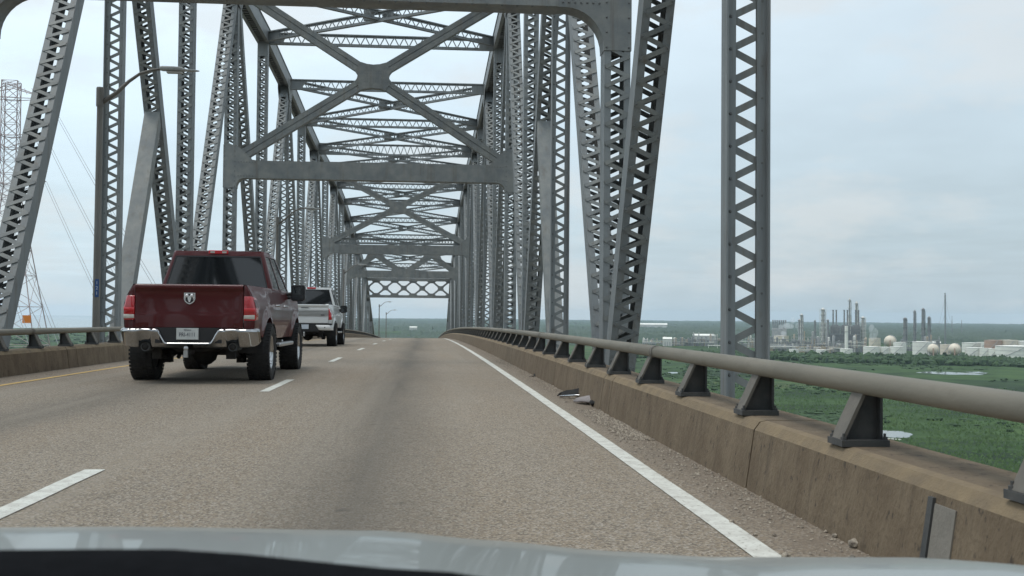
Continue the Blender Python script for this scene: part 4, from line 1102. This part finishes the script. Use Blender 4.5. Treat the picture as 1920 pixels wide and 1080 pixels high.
tag(o, 'crumpled grey rag beside the torn tyre strip at the parapet foot', 'rag')
gx, gy = at_ground(1127, 763)
mb = MB()
for k in range(5):
    a = k * 1.25; mb.tube([(math.cos(a + q) * .045 * (1 + .2 * q), math.sin(a + q) * .05, .014 + .02 * math.sin(q * 2 + k) ** 2) for q in (0, .6, 1.2, 1.8, 2.4)], .012, 6)
o = mb.build('rubber_scrap', BLACK, None, smooth=True); o.scale = (1.8, 1.8, 1.7); o.location = (gx, gy, zr(gy)); tag(o, 'tangled black rubber scrap against the parapet, just below the grey rag', 'rubber scrap')
gx, gy = at_ground(1016, 706)
mb = MB(); mb.prism([(-.13, .0, .0), (.12, .03, .0), (.13, .05, .035), (.02, .06, .06), (-.12, .04, .04)], (0.01, .22, .0)); mb.bar((-.22, -.10, .008), (-.06, -.06, .012), .03, .012, (0, 0, 1))
o = mb.build('board_scrap', DARK, None, fix=True); o.location = (gx, gy, zr(gy)); tag(o, 'small dark broken board on the shoulder, farther along than the torn tyre', 'board')
st = []
for i, (x, y, r) in enumerate([(1602, 1027, .030), (1566, 1008, .016), (1576, 1004, .018), (1474, 1048, .022), (1416, 1005, .012), (1452, 1006, .011), (1372, 981, .014), (1598, 1046, .013), (1625, 1050, .016)]):
    gx, gy = at_ground(x, y); mb = MB(); mb.ball((0, 0, r * .55), r, 1, .22, .75)
    o = mb.build('stone', STONE, None); o.location = (gx, gy, zr(gy)); o.rotation_euler = (0, 0, i * 1.1)
    tag(o, ['largest pale stone lying against the foot of the parapet', 'loose stone on the gritty shoulder'][i > 0], 'stone', None if i == 0 else 'loose stones on the shoulder')
mb = MB()
def pebbles(x0, x1, y0, y1, n, r0, r1, hug=0):
    for _ in range(n):
        y = random.uniform(y0, y1); x = lerp(x0, x1, random.random() ** (1 / (1 + hug)))
        r = random.uniform(r0, r1) * random.uniform(.5, 1); c = (x, y, zr(y) + r * .35)
        vs = [(c[0] + math.cos(a) * r * random.uniform(.7, 1.2), c[1] + math.sin(a) * r * random.uniform(.7, 1.2), c[2] + random.uniform(-.3, .2) * r) for a in (0, 1.25, 2.5, 3.8, 5.0)]
        mb.add(vs + [(c[0], c[1], c[2] + r * .7)], [(i, (i + 1) % 5, 5) for i in range(5)])
pebbles(1.58, 1.87, 8.6, 11.4, 1100, .008, .024, 1.0)
pebbles(1.53, 1.87, 5.2, 9.3, 600, .005, .016, .8)
pebbles(1.6, 1.88, 4.0, 6.2, 240, .004, .011, 1.5)
pebbles(1.55, 1.88, 12.4, 30, 1300, .006, .02, 1.2)
pebbles(1.78, 1.885, 3.0, 40, 900, .005, .015, .5)
pebbles(-6.5, -5.95, 8, 60, 900, .006, .02, 0)
kind(mb.build('gravel', STONE), 'stuff')

# ================================================================== far things
def haze_box():
    mb = MB(); mb.box(-15500, 15500, -15500, 15500, GZ - 1, 78)
    m = bpy.data.materials.new('pale_air'); m.use_nodes = True; t = m.node_tree; t.nodes.clear()
    o = t.nodes.new('ShaderNodeOutputMaterial'); v = t.nodes.new('ShaderNodeVolumePrincipled')
    v.inputs['Color'].default_value = (.70, .86, 1.0, 1); v.inputs['Density'].default_value = 5.2e-5; v.inputs['Anisotropy'].default_value = .0
    t.links.new(v.outputs[0], o.inputs['Volume'])
    kind(mb.build('haze', m), 'stuff')
haze_box()

# ---- forest to the horizon: canopy surface with clearings
def forest(name, x0, x1, d0, d1, nx, ndd, hmin, hmax, seed, thr=-.25):
    mb = MB(); rows = []
    for i in range(ndd + 1):
        d = d0 * (d1 / d0) ** (i / ndd); row = []
        for j in range(nx + 1):
            x = lerp(x0, x1, j / nx); px, py = az(x, d * (1 + .004 * math.sin(j * 12.9 + i * 7.7)))
            q = noise.noise(V((px / 520 + seed, py / 700, seed))) + .5 * noise.noise(V((px / 170, py / 230, seed)))
            h = lerp(hmin, hmax, .5 + .5 * noise.noise(V((px / 34, py / 60, seed * 2)))) + 3.2 * noise.noise(V((px / 9.5, py / 14, 3)))
            if q < thr or i == 0: h = -1.5
            row.append((px, py, GZ + h))
        rows.append(row)
    o = mb.grid(rows).build(name, FOREST, None, smooth=False, fix=False)
    return kind(o, 'stuff')
forest('forest', 1120, 2150, 2350, 11500, 620, 46, 7, 15, 1.3, -.45)
forest('forest', 560, 1125, 1700, 11500, 400, 46, 6, 15, 4.1, -.12)
forest('forest', 430, 560, 2700, 11000, 90, 26, 4, 10, 7.7, .1)

def clump(mb, x, y, r, h, sub=1):
    mb.ball((x, y, GZ + h * .42), r, sub, .32, h / (2 * r) * 1.15)
def scrub(name, n, fn, m=None, seed=3):
    rnd = random.Random(seed); mb = MB(); random.seed(seed)
    for _ in range(n):
        x, d, r, h = fn(rnd); px, py = az(x, d)
        if any(math.hypot(px - a, py - b) < c for a, b, c in PONDS): continue
        for k in range(2): clump(mb, px + rnd.uniform(-r, r), py + rnd.uniform(-r, r), r * rnd.uniform(.6, 1), h * rnd.uniform(.6, 1))
    return kind(mb.build(name, m or SCRUB), 'stuff')
# belt of shrubs in front of the tank farm, scattered bushes in the marsh, thickets nearer
def belt_fn(r):
    x = r.uniform(1150, 2020); return x, r.uniform(1310, 1500) - (40 if x > 1500 else 0), r.uniform(3, 6.5), r.uniform(4.5, 9.5)
scrub('shrub_belt', 900, belt_fn, seed=4)
def scat(r):
    while 1:
        x = r.uniform(1050, 2050); d = r.uniform(260, 1300); px, py = az(x, d)
        if noise.noise(V((px / 95, py / 140, 2.2))) + .25 * r.uniform(-1, 1) > (.22 if d > 650 else .55): return x, d, r.uniform(.8, 3.0), r.uniform(.7, 2.3)
scrub('marsh_scrub', 800, scat, seed=8)
scrub('marsh_scrub', 260, lambda r: (r.gauss(1560, 45), r.gauss(545, 26), r.uniform(1.2, 2.8), r.uniform(.9, 2.0)), seed=12)
scrub('marsh_scrub', 380, lambda r: (r.uniform(-200, 420), r.uniform(900, 2600), r.uniform(3, 7), r.uniform(2, 5)), seed=13)
def grass_tufts():
    rnd = random.Random(21); mb = MB()
    for _ in range(15000):
        d = 200 * (4.2 ** rnd.random()); x = rnd.uniform(1330, 2030); px, py = az(x, d); h = rnd.uniform(.5, 1.3); r = rnd.uniform(.4, 1.1)
        if any(math.hypot(px - q[0], py - q[1]) < q[2] for q in PONDS): continue
        a = rnd.random() * 6; vs = [(px + math.cos(a + q) * r, py + math.sin(a + q) * r, GZ - .1) for q in (0, 2.1, 4.2)] + [(px + rnd.uniform(-.3, .3), py + rnd.uniform(-.3, .3), GZ + h)]
        mb.add(vs, [(0, 1, 3), (1, 2, 3), (2, 0, 3)])
    kind(mb.build('marsh_reeds', REED), 'stuff')
grass_tufts()

# ---- single trees between the tanks
def tree(x, d, h, label, grp):
    px, py = az(x, d); root = thing('tree', label, 'tree', (px, py, GZ), random.random() * 6, grp)
    MB().tube([(0, 0, -.2), (0, 0, h * .3), (.2, .1, h * .62)], [h * .035, h * .026, h * .012], 6).build('trunk', BARK, root)
    mb = MB()
    for _ in range(420):
        a, b, q = random.random() * 2 * PI, random.uniform(-1, 1), random.random() ** .4
        rr = math.sqrt(1 - b * b) * q; lo = random.choice(((0, 0, .62, .30), (.34, .1, .46, .26), (-.36, -.1, .42, .27), (.12, -.3, .5, .24), (-.1, .25, .72, .2))); p = V(((lo[0] + math.cos(a) * rr * lo[3] * 1.15) * h, (lo[1] + math.sin(a) * rr * lo[3] * 1.15) * h, (lo[2] + b * q * lo[3]) * h)); s = h * random.uniform(.04, .075)
        u = V((random.uniform(-1, 1), random.uniform(-1, 1), random.uniform(-1, 1))).normalized(); v = u.orthogonal()
        mb.add([p + u * s, p + v * s, p - u * s, p - v * s], [(0, 1, 2, 3)])
    mb.build('crown', LEAF, root)
for x, lb in ((1466, 'below the heater row'), (1486, 'beside the small domed tank'), (1512, 'below the tan column'), (1544, 'under the framed white column'), (1563, 'left of the white stack foot'), (1606, 'right of the white stack foot'),
              (1652, 'under the largest sphere tank'), (1684, 'between the low white row and the broad white tank'), (1708, 'at the near edge of the broad white tank'), (1772, 'between the two sphere tanks in front'), (1826, 'past the rust-stair sphere'), (1862, 'beside the largest white tank')):
    tree(x, 1440 + random.uniform(-30, 30), random.uniform(6.5, 10), 'dark bushy tree ' + lb, 'trees along the shrub belt before the refinery')

# ---- refinery
def pm(d): return FPX / d
def place(x, d): return az(x, d)
def rise(x, y, d): return zat(x, y, d) - GZ
def rect_frame(mb, x0, x1, y0, y1, z0, z1, nx, nz, w, mi=0):
    for i in range(nx + 1):
        x = lerp(x0, x1, i / nx)
        for y in (y0, y1): mb.box(x - w, x + w, y - w, y + w, z0, z1, mi)
    for k in range(1, nz + 1):
        z = lerp(z0, z1, k / nz)
        for y in (y0, y1): mb.box(x0, x1, y - w * .8, y + w * .8, z - w, z + w, mi)
        for x in (x0, x1): mb.box(x - w * .8, x + w * .8, y0, y1, z - w, z + w, mi)
def column(x, ytop, d, wpx, m, label, cat='tower', plat=4, cage=False, grp=None, name='distillation_column', cone=False):
    px, py = place(x, d); H = rise(x, ytop, d); r = wpx / 2 / pm(d)
    root = thing(name, label, cat, (px, py, GZ), math.atan2(-px, py), grp)
    prof = [(r * 1.25, 0), (r * 1.25, H * .06), (r, H * .09), (r, H * .62), (r * (.9 if not cone else .7), H * .65), (r * (.9 if not cone else .6), H * .965), (r * .5, H * .99), (0, H)]
    MB().lathe(prof, k=14).build('shell', m, root, smooth=False)
    for i in range(plat):
        z = H * (.22 + .72 * i / max(1, plat - 1)); MB().lathe([(r, z), (r * 1.55, z), (r * 1.55, z + .25), (r, z + .25)], k=14).lathe([(r * 1.53, z + 1.1), (r * 1.56, z + 1.1), (r * 1.56, z + 1.25), (r * 1.53, z + 1.25)], k=14).build('platform', REF_M, root)
    MB().tube([(r * 1.2, -r * .5, 0), (r * 1.2, -r * .5, H * .9), (0, 0, H * 1.0)], r * .14, 6).build('riser_pipe', REF_M, root)
    MB().box(-r * .3, r * .3, -r * 1.4, -r * 1.25, 1, H * .93).build('ladder', REF_D, root)
    if cage:
        mb = MB(); rect_frame(mb, -r * 1.6, r * 1.6, -r * 1.6, r * 1.6, 0, H * .96, 2, 9, .32); mb.build('steel_frame', m, root)
    return root
D1, D2, D3 = 1760, 1900, 2080
column(1543, 577, D1, 6.5, REF_L, 'tall white column wrapped in a square steel frame, left of the chimney block', plat=7, cage=True)
column(1593, 559, D2, 5.5, REF_L, 'tallest pale column, standing behind the dark chimney block', plat=6, cone=True)
column(1606, 565, D2, 5, REF_L, 'pale column just beside the tallest one, behind the chimney block', plat=5)
column(1618, 593, D1, 6, REF_L, 'broad pale column at the far end of the chimney block', plat=5, cage=True)
column(1503, 588, D2, 5.5, REF_L, 'tan column with a rounded head beside drifting steam', plat=5)
column(1499, 598, D2 + 20, 5, REF_M, 'shorter grey column leaning close to the tan column', plat=4)
column(1528, 600, D2, 3.4, REF_D, 'thin dark column standing alone between the tan and white columns', plat=3)
column(1552, 598, D1 + 60, 4, REF_M, 'grey slender column directly behind the framed white column', plat=4)
column(1697, 595, D2, 6.5, REF_D, 'dark stout column, shortest and first of the four beside the flare mast', plat=4)
column(1715, 581, D2, 4.6, REF_D, 'dark slim column, second of the four beside the flare mast', plat=5)
column(1731, 577, D2, 6, REF_D, 'tallest of the four dark columns beside the flare mast', plat=6)
column(1742, 593, D2, 5.5, REF_D, 'dark column with a bulky head, the one closest to the flare mast', plat=5)
# white slim stack
px, py = place(1587, 1660); H = rise(1587, 611, 1660); r = 3.0 / pm(1660)
t = thing('stack', 'clean white round stack standing in front of the dark chimney block', 'chimney', (px, py, GZ)); MB().lathe([(r * 1.1, 0), (r, H * .1), (r * .95, H), (r * .7, H), (r * .7, H - 2)], k=16).build('shaft', TANK, t); MB().lathe([(r * 1.0, H * .8), (r * 1.5, H * .8), (r * 1.5, H * .805), (r, H * .805)], k=16).build('platform', REF_M, t)
# furnace block with chimneys
px, py = place(1584, D1); rz = math.atan2(-px, py)
t = thing('furnace_block', 'dark furnace block carrying six black chimneys in pairs', 'furnace', (px, py, GZ), rz)
k = pm(D1)
for i in range(3):
    xc = (-17 + 18 * i) / k; zt = rise(1584, 609, D1); z0 = rise(1584, 626, D1)
    mb = MB(); mb.prism([(xc - 8 / k, -6, z0), (xc - 8 / k, -6, zt - 3), (xc - 5 / k, -6, zt), (xc + 5 / k, -6, zt), (xc + 8 / k, -6, zt - 3), (xc + 8 / k, -6, z0)], (0, 12, 0)); mb.build('firebox', REF_D, t)
mb = MB(); rect_frame(mb, -28 / k, 26 / k, -9, 9, 0, rise(1584, 612, D1), 14, 6, .45); mb.build('steel_frame', REF_D, t)
mb = MB(); mb.box(-27 / k, 25 / k, -7, 7, rise(1584, 640, D1), rise(1584, 628, D1)); mb.build('duct', REF_D, t)
for x in (1564, 1569.5, 1583, 1588.5, 1602.5, 1607.5):
    xc = (x - 1584) / k; H = rise(x, 581, D1); r = 1.25 / k
    MB().lathe([(r * 1.3, z0 + 8), (r * 1.05, z0 + 16), (r, H - 1.5), (r * 1.25, H - 1.2), (r * 1.25, H), (r * .8, H)], (xc, 0, 0), k=10).build('chimney', REF_D, t)
# cooling block on the left
px, py = place(1461, D3); k = pm(D3); t = thing('heater_row', 'row of short dark heater stacks rising from a block beside the bridge post', 'heaters', (px, py, GZ), math.atan2(-px, py))
H0, H1 = rise(1461, 616, D3), rise(1461, 600, D3)
MB().box(-13 / k, 13 / k, -8, 8, 0, H0).build('block', REF_M, t, bevel=.5)
for i in range(7): MB().lathe([(1.3, H0), (1.25, H1), (.9, H1)], ((-11 + 3.7 * i) / k, 0, 0), k=8).build('chimney', REF_D, t)
# guyed flare mast
px, py = place(1772, D3); H = rise(1772, 550, D3); t = thing('flare_mast', 'very tall thin guyed flare mast, the highest thing in the refinery', 'mast', (px, py, GZ), math.atan2(-px, py))
mb = MB()
for q in range(3):
    a = 2 * PI * q / 3; mb.tube([(math.cos(a) * 1.5, math.sin(a) * 1.5, 0), (math.cos(a) * 1.3, math.sin(a) * 1.3, H * .97)], .32, 5)
for i in range(30):
    z = H * .97 * i / 30
    for q in range(3):
        a, b = 2 * PI * q / 3, 2 * PI * (q + 1) / 3; mb.bar((math.cos(a) * 1.4, math.sin(a) * 1.4, z), (math.cos(b) * 1.4, math.sin(b) * 1.4, z + H / 31), .2, .2, (0, 0, 1))
mb.build('lattice', REF_D, t); MB().lathe([(.75, 0), (.75, H), (1.1, H - 1), (1.1, H + .8), (.6, H + .8)], k=8).build('flare_pipe', REF_D, t)
for q in range(3):
    a = 2 * PI * q / 3 + .5
    for f, rr in ((.62, 22), (.92, 22)): MB().tube([(0, 0, H * f), (math.cos(a) * rr, math.sin(a) * rr, 0)], .12, 4).build('guy_wire', REF_D, t)
for x, y, lb in ((1785, 593, 'faint thin mast in the haze next to the flare mast'), (1803, 600, 'faintest short mast in the haze, farther from the flare mast')):
    px, py = place(x, 3600); H = rise(x, y, 3600); t = thing('mast', lb, 'mast', (px, py, GZ)); mb = MB(); mb.tube([(0, 0, 0), (0, 0, H)], [1.8, .5], 6)
    for i in range(6): mb.bar((-2.2 + .3 * i, 0, H * i / 6), (2.2 - .3 * i, 0, H * (i + 1) / 6), .4, .4, (0, 1, 0))
    mb.build('lattice', REF_D, t)

def tank(x0, x1, ytop, d, m, label, roof='cone', grp=None, stair=True):
    x = (x0 + x1) / 2; px, py = place(x, d); r = (x1 - x0) / 2 / pm(d); H = rise(x, ytop, d)
    t = thing('storage_tank', label, 'storage tank', (px, py, GZ), math.atan2(-px, py), grp)
    MB().lathe([(r, 0), (r, H), (r * .99, H + .05)], k=36).build('shell', m, t)
    MB().lathe([(r * 1.005, H), (r * 1.005, H + .25), (0, H + (r * .06 if roof == 'cone' else .3))] , k=36).build('roof', m, t)
    for f in (.33, .66, .97): MB().lathe([(r * 1.001, H * f), (r * 1.012, H * f), (r * 1.012, H * f + .2), (r * 1.001, H * f + .2)], k=36).build('wind_girder', REF_M, t)
    if stair:
        pts = [(math.cos(a) * r * 1.015, math.sin(a) * r * 1.015, lerp(.3, H, i / 12)) for i, a in enumerate([-2.3 + .11 * q for q in range(13)])]; MB().tube(pts, .35, 4).build('stair', REF_M, t)
    return t
def sphere(x, yc, rpx, d, label, m=TANK2):
    px, py = place(x, d); r = rpx / pm(d); H = rise(x, yc, d)
    t = thing('sphere_tank', label, 'sphere tank', (px, py, GZ), math.atan2(-px, py))
    mb = MB(); mb.ball((0, 0, H), r, 3); mb.build('sphere', m, t, smooth=True)
    for i in range(8):
        a = 2 * PI * i / 8; MB().tube([(math.cos(a) * r * .9, math.sin(a) * r * .9, 0), (math.cos(a) * r * .96, math.sin(a) * r * .96, H)], .4, 6).build('leg', REF_M, t)
    pts = [(math.cos(a) * r * 1.03, -r * .35, H + math.sin(a) * r * 1.03) for a in [PI * .05 + i * PI * .45 / 8 for i in range(9)]]; MB().tube(pts, .5, 4).build('stair', REF_M, t)
    MB().box(-.8, .8, -r * 1.06, -r * 1.0, 1, H + r * .2).build('ladder', TANK3, t)
sphere(1669, 640, 10.5, 1800, 'largest white sphere tank, standing behind the low white tanks')
sphere(1750, 655, 10, 1580, 'white sphere tank with dark ladder, between the broad white tank and the pink tank')
sphere(1790, 655, 10.5, 1590, 'white sphere tank with rust-coloured stair, right beside the pink tank')
tk = [(1620, 1648, 650, 1560, TANK, 'low white tank nearest the white stack'), (1646, 1672, 651, 1570, TANK, 'low white tank in front of the largest sphere'), (1670, 1694, 650, 1565, TANK, 'low white tank between the largest sphere and the dark columns'),
      (1676, 1698, 642, 1700, TANK, 'white tank half hidden behind the low white row beneath the stout dark column'), (1713, 1746, 641, 1640, TANK, 'broad white tank below the dark columns'), (1764, 1784, 646, 1620, TANK2, 'pinkish cream tank between two sphere tanks'),
      (1806, 1836, 643, 1800, TANK, 'far pale tank behind the second sphere tank'), (1812, 1842, 652, 1590, TANK, 'pale tank next to the rust-coloured sphere stair'), (1838, 1858, 653, 1580, TANK, 'small white tank between pale tank and large white tank'),
      (1833, 1852, 642, 1850, TANK, 'far white tank left of the rust-banded tank'), (1848, 1876, 638, 1780, TANK3, 'rust-banded tank behind the white rows'), (1876, 1906, 638, 1790, TANK2, 'cream tank behind the largest white tank'), (1855, 1873, 654, 1570, TANK, 'narrow white tank touching the largest white tank'),
      (1872, 1932, 649, 1560, TANK, 'largest white tank, at the edge of the tank farm'), (1905, 1945, 640, 1800, TANK, 'white tank behind the largest tank, cut by the edge'), (1480, 1497, 655, 1560, TANK, 'small domed white tank by the marsh edge near the heater row'), (1531, 1549, 656, 1550, TANK, 'small low white tank under the framed white column'),
      (1576, 1598, 654, 1600, TANK, 'small cream tank at the foot of the white stack'), (1452, 1478, 630, 2000, TANK2, 'tan roofed tank beneath the heater row'), (1630, 1650, 634, 2000, TANK2, 'tan tank behind the steam near the largest sphere')]
for a in tk: tank(*a)
# process units: steel frames with vessels, pipes
def unit(x0, x1, ytop, d, label, m=REF_M, seed=0):
    r = random.Random(seed); x = (x0 + x1) / 2; px, py = place(x, d); k = pm(d); w = (x1 - x0) / 2 / k; H = rise(x, ytop, d)
    t = thing('process_unit', label, 'process unit', (px, py, GZ), math.atan2(-px, py))
    mb = MB(); rect_frame(mb, -w, w, -8, 8, 0, H, max(3, int(w / 4)), max(2, int(H / 5)), .3); mb.build('steel_frame', m, t)
    for i in range(int(w / 2) + 4):
        xx = r.uniform(-w, w); rr = r.uniform(.6, 2.0); h = H * r.uniform(.5, 1.55); z = r.choice((0, 0, H * .4))
        MB().lathe([(rr, z), (rr, max(z + 2, h - rr * .4)), (rr * .6, max(z + 2.4, h)), (0, max(z + 2.4, h))], (xx, r.uniform(-6, 6), 0), k=10).build('vessel', r.choice((REF_L, REF_M, REF_D, REF_D, REF_B)), t)
    xx = -w
    while xx < w:
        ww = r.uniform(3, 8); MB().box(xx, min(w, xx + ww), -4, 5, 0, H * r.uniform(.35, .85)).build('equipment_box', r.choice((REF_D, REF_D, REF_M, REF_D, REF_B)), t); xx += ww + r.uniform(0, 2)
    for i in range(4):
        z = H * r.uniform(.15, .95); MB().tube([(-w, -8.6, z), (w * r.uniform(.2, 1), -8.6, z)], .35, 6).build('pipe', r.choice((REF_L, REF_M, TANK)), t)
    for i in range(int(w / 5)):
        xx = r.uniform(-w, w * .8); z = H * r.choice((.0, .35, .6)); MB().box(xx, xx + r.uniform(3, 9), -5, 5, z, z + r.uniform(2.5, 6)).build('equipment_box', r.choice((REF_D, REF_M, REF_B, REF_L)), t)
U = [(1205, 1245, 638, 1950, 'low grey process unit seen just past the big leaning diagonal', REF_M), (1245, 1300, 637, 1900, 'dark pipe-filled process unit with a white box at one end', REF_D), (1300, 1352, 632, 1900, 'process unit with tan vessels beside the nearest bridge post', REF_D),
     (1372, 1425, 634, 1850, 'process unit seen through the lacing of the nearest bridge post', REF_M), (1444, 1490, 636, 1850, 'low dark process unit below the heater row', REF_D), (1486, 1532, 632, 1800, 'process unit at the foot of the tan column', REF_M),
     (1530, 1556, 640, 1720, 'frame at the base of the framed white column', REF_M), (1556, 1586, 640, 1700, 'process unit under the first chimneys, left of the white stack', REF_D), (1590, 1622, 638, 1700, 'process unit under the last chimneys, right of the white stack', REF_D),
     (1444, 1496, 648, 1690, 'low pipework area along the marsh edge under the heater row', REF_M), (1500, 1560, 650, 1640, 'low tan roofed pipework along the marsh edge', REF_B), (1690, 1712, 640, 1800, 'grey pipework at the foot of the stout dark column', REF_M), (1736, 1760, 636, 1850, 'pipework at the foot of the bulky-headed dark column', REF_D)]
for i, u in enumerate(U): unit(*u[:5], u[5], seed=i + 3)
def shed(x0, x1, ytop, d, label, m=BUILD, dep=24, cat='warehouse', name='warehouse'):
    x = (x0 + x1) / 2; px, py = place(x, d); k = pm(d); w = (x1 - x0) / 2 / k; H = rise(x, ytop, d)
    t = thing(name, label, cat, (px, py, GZ), math.atan2(-px, py))
    MB().box(-w, w, -dep / 2, dep / 2, 0, H * .8).build('wall', m, t)
    MB().prism([(-w * 1.02, -dep / 2 - .5, H * .8), (-w * 1.02, 0, H), (-w * 1.02, dep / 2 + .5, H * .8)], (2.04 * w, 0, 0)).build('roof', TANK, t)
    for i in range(3): MB().box(w * (-.6 + .5 * i), w * (-.35 + .5 * i), -dep / 2 - .06, -dep / 2, 0, H * .5).build('door', REF_M, t)
shed(1243, 1260, 632, 1880, 'small white box-shaped building on the near process unit', dep=14)
shed(1196, 1250, 606, 4200, 'long pale warehouse in the far forest beside the leaning diagonal', dep=80)
shed(1300, 1338, 626, 2250, 'white long roof behind the tan vessels', dep=40)
shed(768, 782, 612, 3300, 'small white block building in the haze beyond the end of the bridge', dep=30, cat='building', name='building')
shed(786, 832, 618.5, 3500, 'long low pale building beside the small white block', dep=30, cat='building', name='building')
shed(1715, 1760, 640, 2100, 'grey roofed shed behind the broad white tank', m=REF_M)
# white pipe gantry near the post
px, py = place(1366, 1790); k = pm(1790); t = thing('pipe_gantry', 'thin white pipe bridge with one tall leg beside the nearest bridge post', 'pipe bridge', (px, py, GZ), math.atan2(-px, py))
H = rise(1366, 636, 1790); MB().tube([(-38 / k, 0, rise(1366, 648, 1790)), (-38 / k + 38 / k, 0, rise(1366, 648, 1790)), (0, 0, H), (26 / k, 0, H)], .7, 6).build('pipe', TANK, t)
for q in (-36, -20, -4, 12, 25): MB().box(q / k - .4, q / k + .4, -.4, .4, 0, rise(1366, 649, 1790)).build('leg', TANK, t)
# steam
def steam(x, y, d, rx, rz_, lab, seed):
    px, py = place(x, d); z = zat(x, y, d); m = bpy.data.materials.new('steam'); m.use_nodes = True; t = m.node_tree; t.nodes.clear()
    o = t.nodes.new('ShaderNodeOutputMaterial'); v = t.nodes.new('ShaderNodeVolumePrincipled'); v.inputs['Color'].default_value = (.95, .97, 1, 1); v.inputs['Density'].default_value = .05; t.links.new(v.outputs[0], o.inputs['Volume'])
    random.seed(seed); mb = MB()
    for i in range(5): mb.ball((px + random.uniform(-rx, rx) * .8, py + random.uniform(-4, 4), z + random.uniform(-1, 1) * rz_ * .8), rx * random.uniform(.35, .6), 2, .12, rz_ / rx)
    kind(mb.build('steam', m, None, smooth=True), 'stuff')
steam(1473, 617, 1990, 13, 10, '', 1); steam(1492, 610, 1980, 9, 12, '', 2); steam(1644, 626, 1900, 9, 14, '', 3)

# near pond extras: pale bank edge and a pipe across the corner
px, py = az(1545, gdist(1545, 800)); qx, qy = az(1568, gdist(1568, 800)); mb = MB(); mb.tube([(px - 2, py, GZ + .5), (qx + 3, qy, GZ + .5)], .28, 8); mb.build('bank_pipe', TANK)
tag(bpy.data.objects['bank_pipe'], 'straight white pipe lying in the grass beside the near pond', 'pipe')
px, py = az(1648, gdist(1648, 823)); qx, qy = az(1690, gdist(1690, 826)); mb = MB(); mb.bar((px, py, GZ + .4), (qx, qy, GZ + .4), 1.0, .25, (0, 0, 1))
for f in (.1, .5, .9): mb.box(lerp(px, qx, f) - .15, lerp(px, qx, f) + .15, lerp(py, qy, f) - .15, lerp(py, qy, f) + .15, GZ - .2, GZ + .4)
tag(mb.build('jetty', TANK), 'pale plank jetty at the near corner of the pond', 'jetty')

# ---- power line on the left
PD = 280
def pylon(px, py, H, label, scale=1.0):
    t = thing('transmission_tower', label, 'pylon', (px, py, GZ), .12, 'pylons left of the bridge')
    Hh = H; zc = Hh * .765 if scale == 1 else Hh * .7
    def half(z): return 1.75 * scale if z > zc else 1.75 * scale + (zc - z) * (.165)
    zs = [0]
    while zs[-1] < Hh - 1: zs.append(min(Hh, zs[-1] + max(3.0, half(zs[-1]) * 1.15)))
    C4 = ((1, 1), (1, -1), (-1, -1), (-1, 1))
    for sx, sy in C4:
        MB().tube([(sx * half(z), sy * half(z), z) for z in zs], .13, 5).build('leg', PYLON, t)
    for f in range(4):
        (ax, ay), (bx, by) = C4[f], C4[(f + 1) % 4]; mb = MB()
        for z0, z1 in zip(zs, zs[1:]):
            h0, h1 = half(z0), half(z1)
            mb.tube([(ax * h0, ay * h0, z0), (bx * h1, by * h1, z1)], .06, 4, caps=False); mb.tube([(bx * h0, by * h0, z0), (ax * h1, ay * h1, z1)], .06, 4, caps=False)
            mb.tube([(ax * h1, ay * h1, z1), (bx * h1, by * h1, z1)], .06, 4, caps=False)
        mb.build('bracing', PYLON, t)
    for zf, L in ((Hh - 1.2, 8.6), (Hh - 13.2, 7.6), (Hh - 24.6, 8.2)):
        mb = MB()
        for sx in (-1, 1):
            for sy in (-1, 1):
                mb.tube([(0, sy * 2.2, zf), (sx * L, 0, zf - (2.6 if zf > Hh - 5 else -1.0))], .1, 4); mb.tube([(0, sy * 2.2, zf - 3), (sx * L, 0, zf - (2.6 if zf > Hh - 5 else -1.0))], .09, 4)
            for q in (.3, .5, .7): mb.tube([(sx * L * q, 2.2 * (1 - q), zf), (sx * L * (q + .15), -2.2 * (1 - q), zf - 2)], .07, 4)
        mb.build('cross_arm', PYLON, t)
    return t
px, py = az(12, PD); H = rise(12, 152, PD)
pt = pylon(px, py, H, 'tall rusty lattice pylon with three crossarms behind the big leaning diagonal')
wp = MB().box(-.9, .9, -.08, .08, -.9, .9).build('warning_plate', ORANGE, pt); wz = rise(50, 598, PD); wp.location = (6.1, -7.2, wz)
arms = [(8.3, H - 4.0), (7.4, H - 12.4), (8.0, H - 23.8), (-7.4, H - 12.4), (-8.0, H - 23.8)]
for i, (ax, azz) in enumerate(arms):
    a = V((px + ax, py, GZ + azz)); e = a + V((112, -198, -108)) * (1.0 if azz > 90 else .92)
    pts = []
    for j in range(25):
        q = j / 24; p = a.lerp(e, q); p.z -= 5 * 4 * q * (1 - q) * .5; pts.append(p)
    mb = MB(); mb.tube(pts, .045, 5); mb.tube([p + V((.5, .25, 0)) for p in pts], .045, 5)
    tag(mb.build('power_line', WIRE), ['pair of wires sloping from the top crossarm of the pylon', 'pair of wires sloping from the near end of the middle crossarm', 'pair of wires sloping from the near end of the lowest crossarm', 'pair of wires from the hidden end of the middle crossarm', 'lowest pair of wires sloping down to the parapet'][i], 'power line', 'power lines left of the bridge')
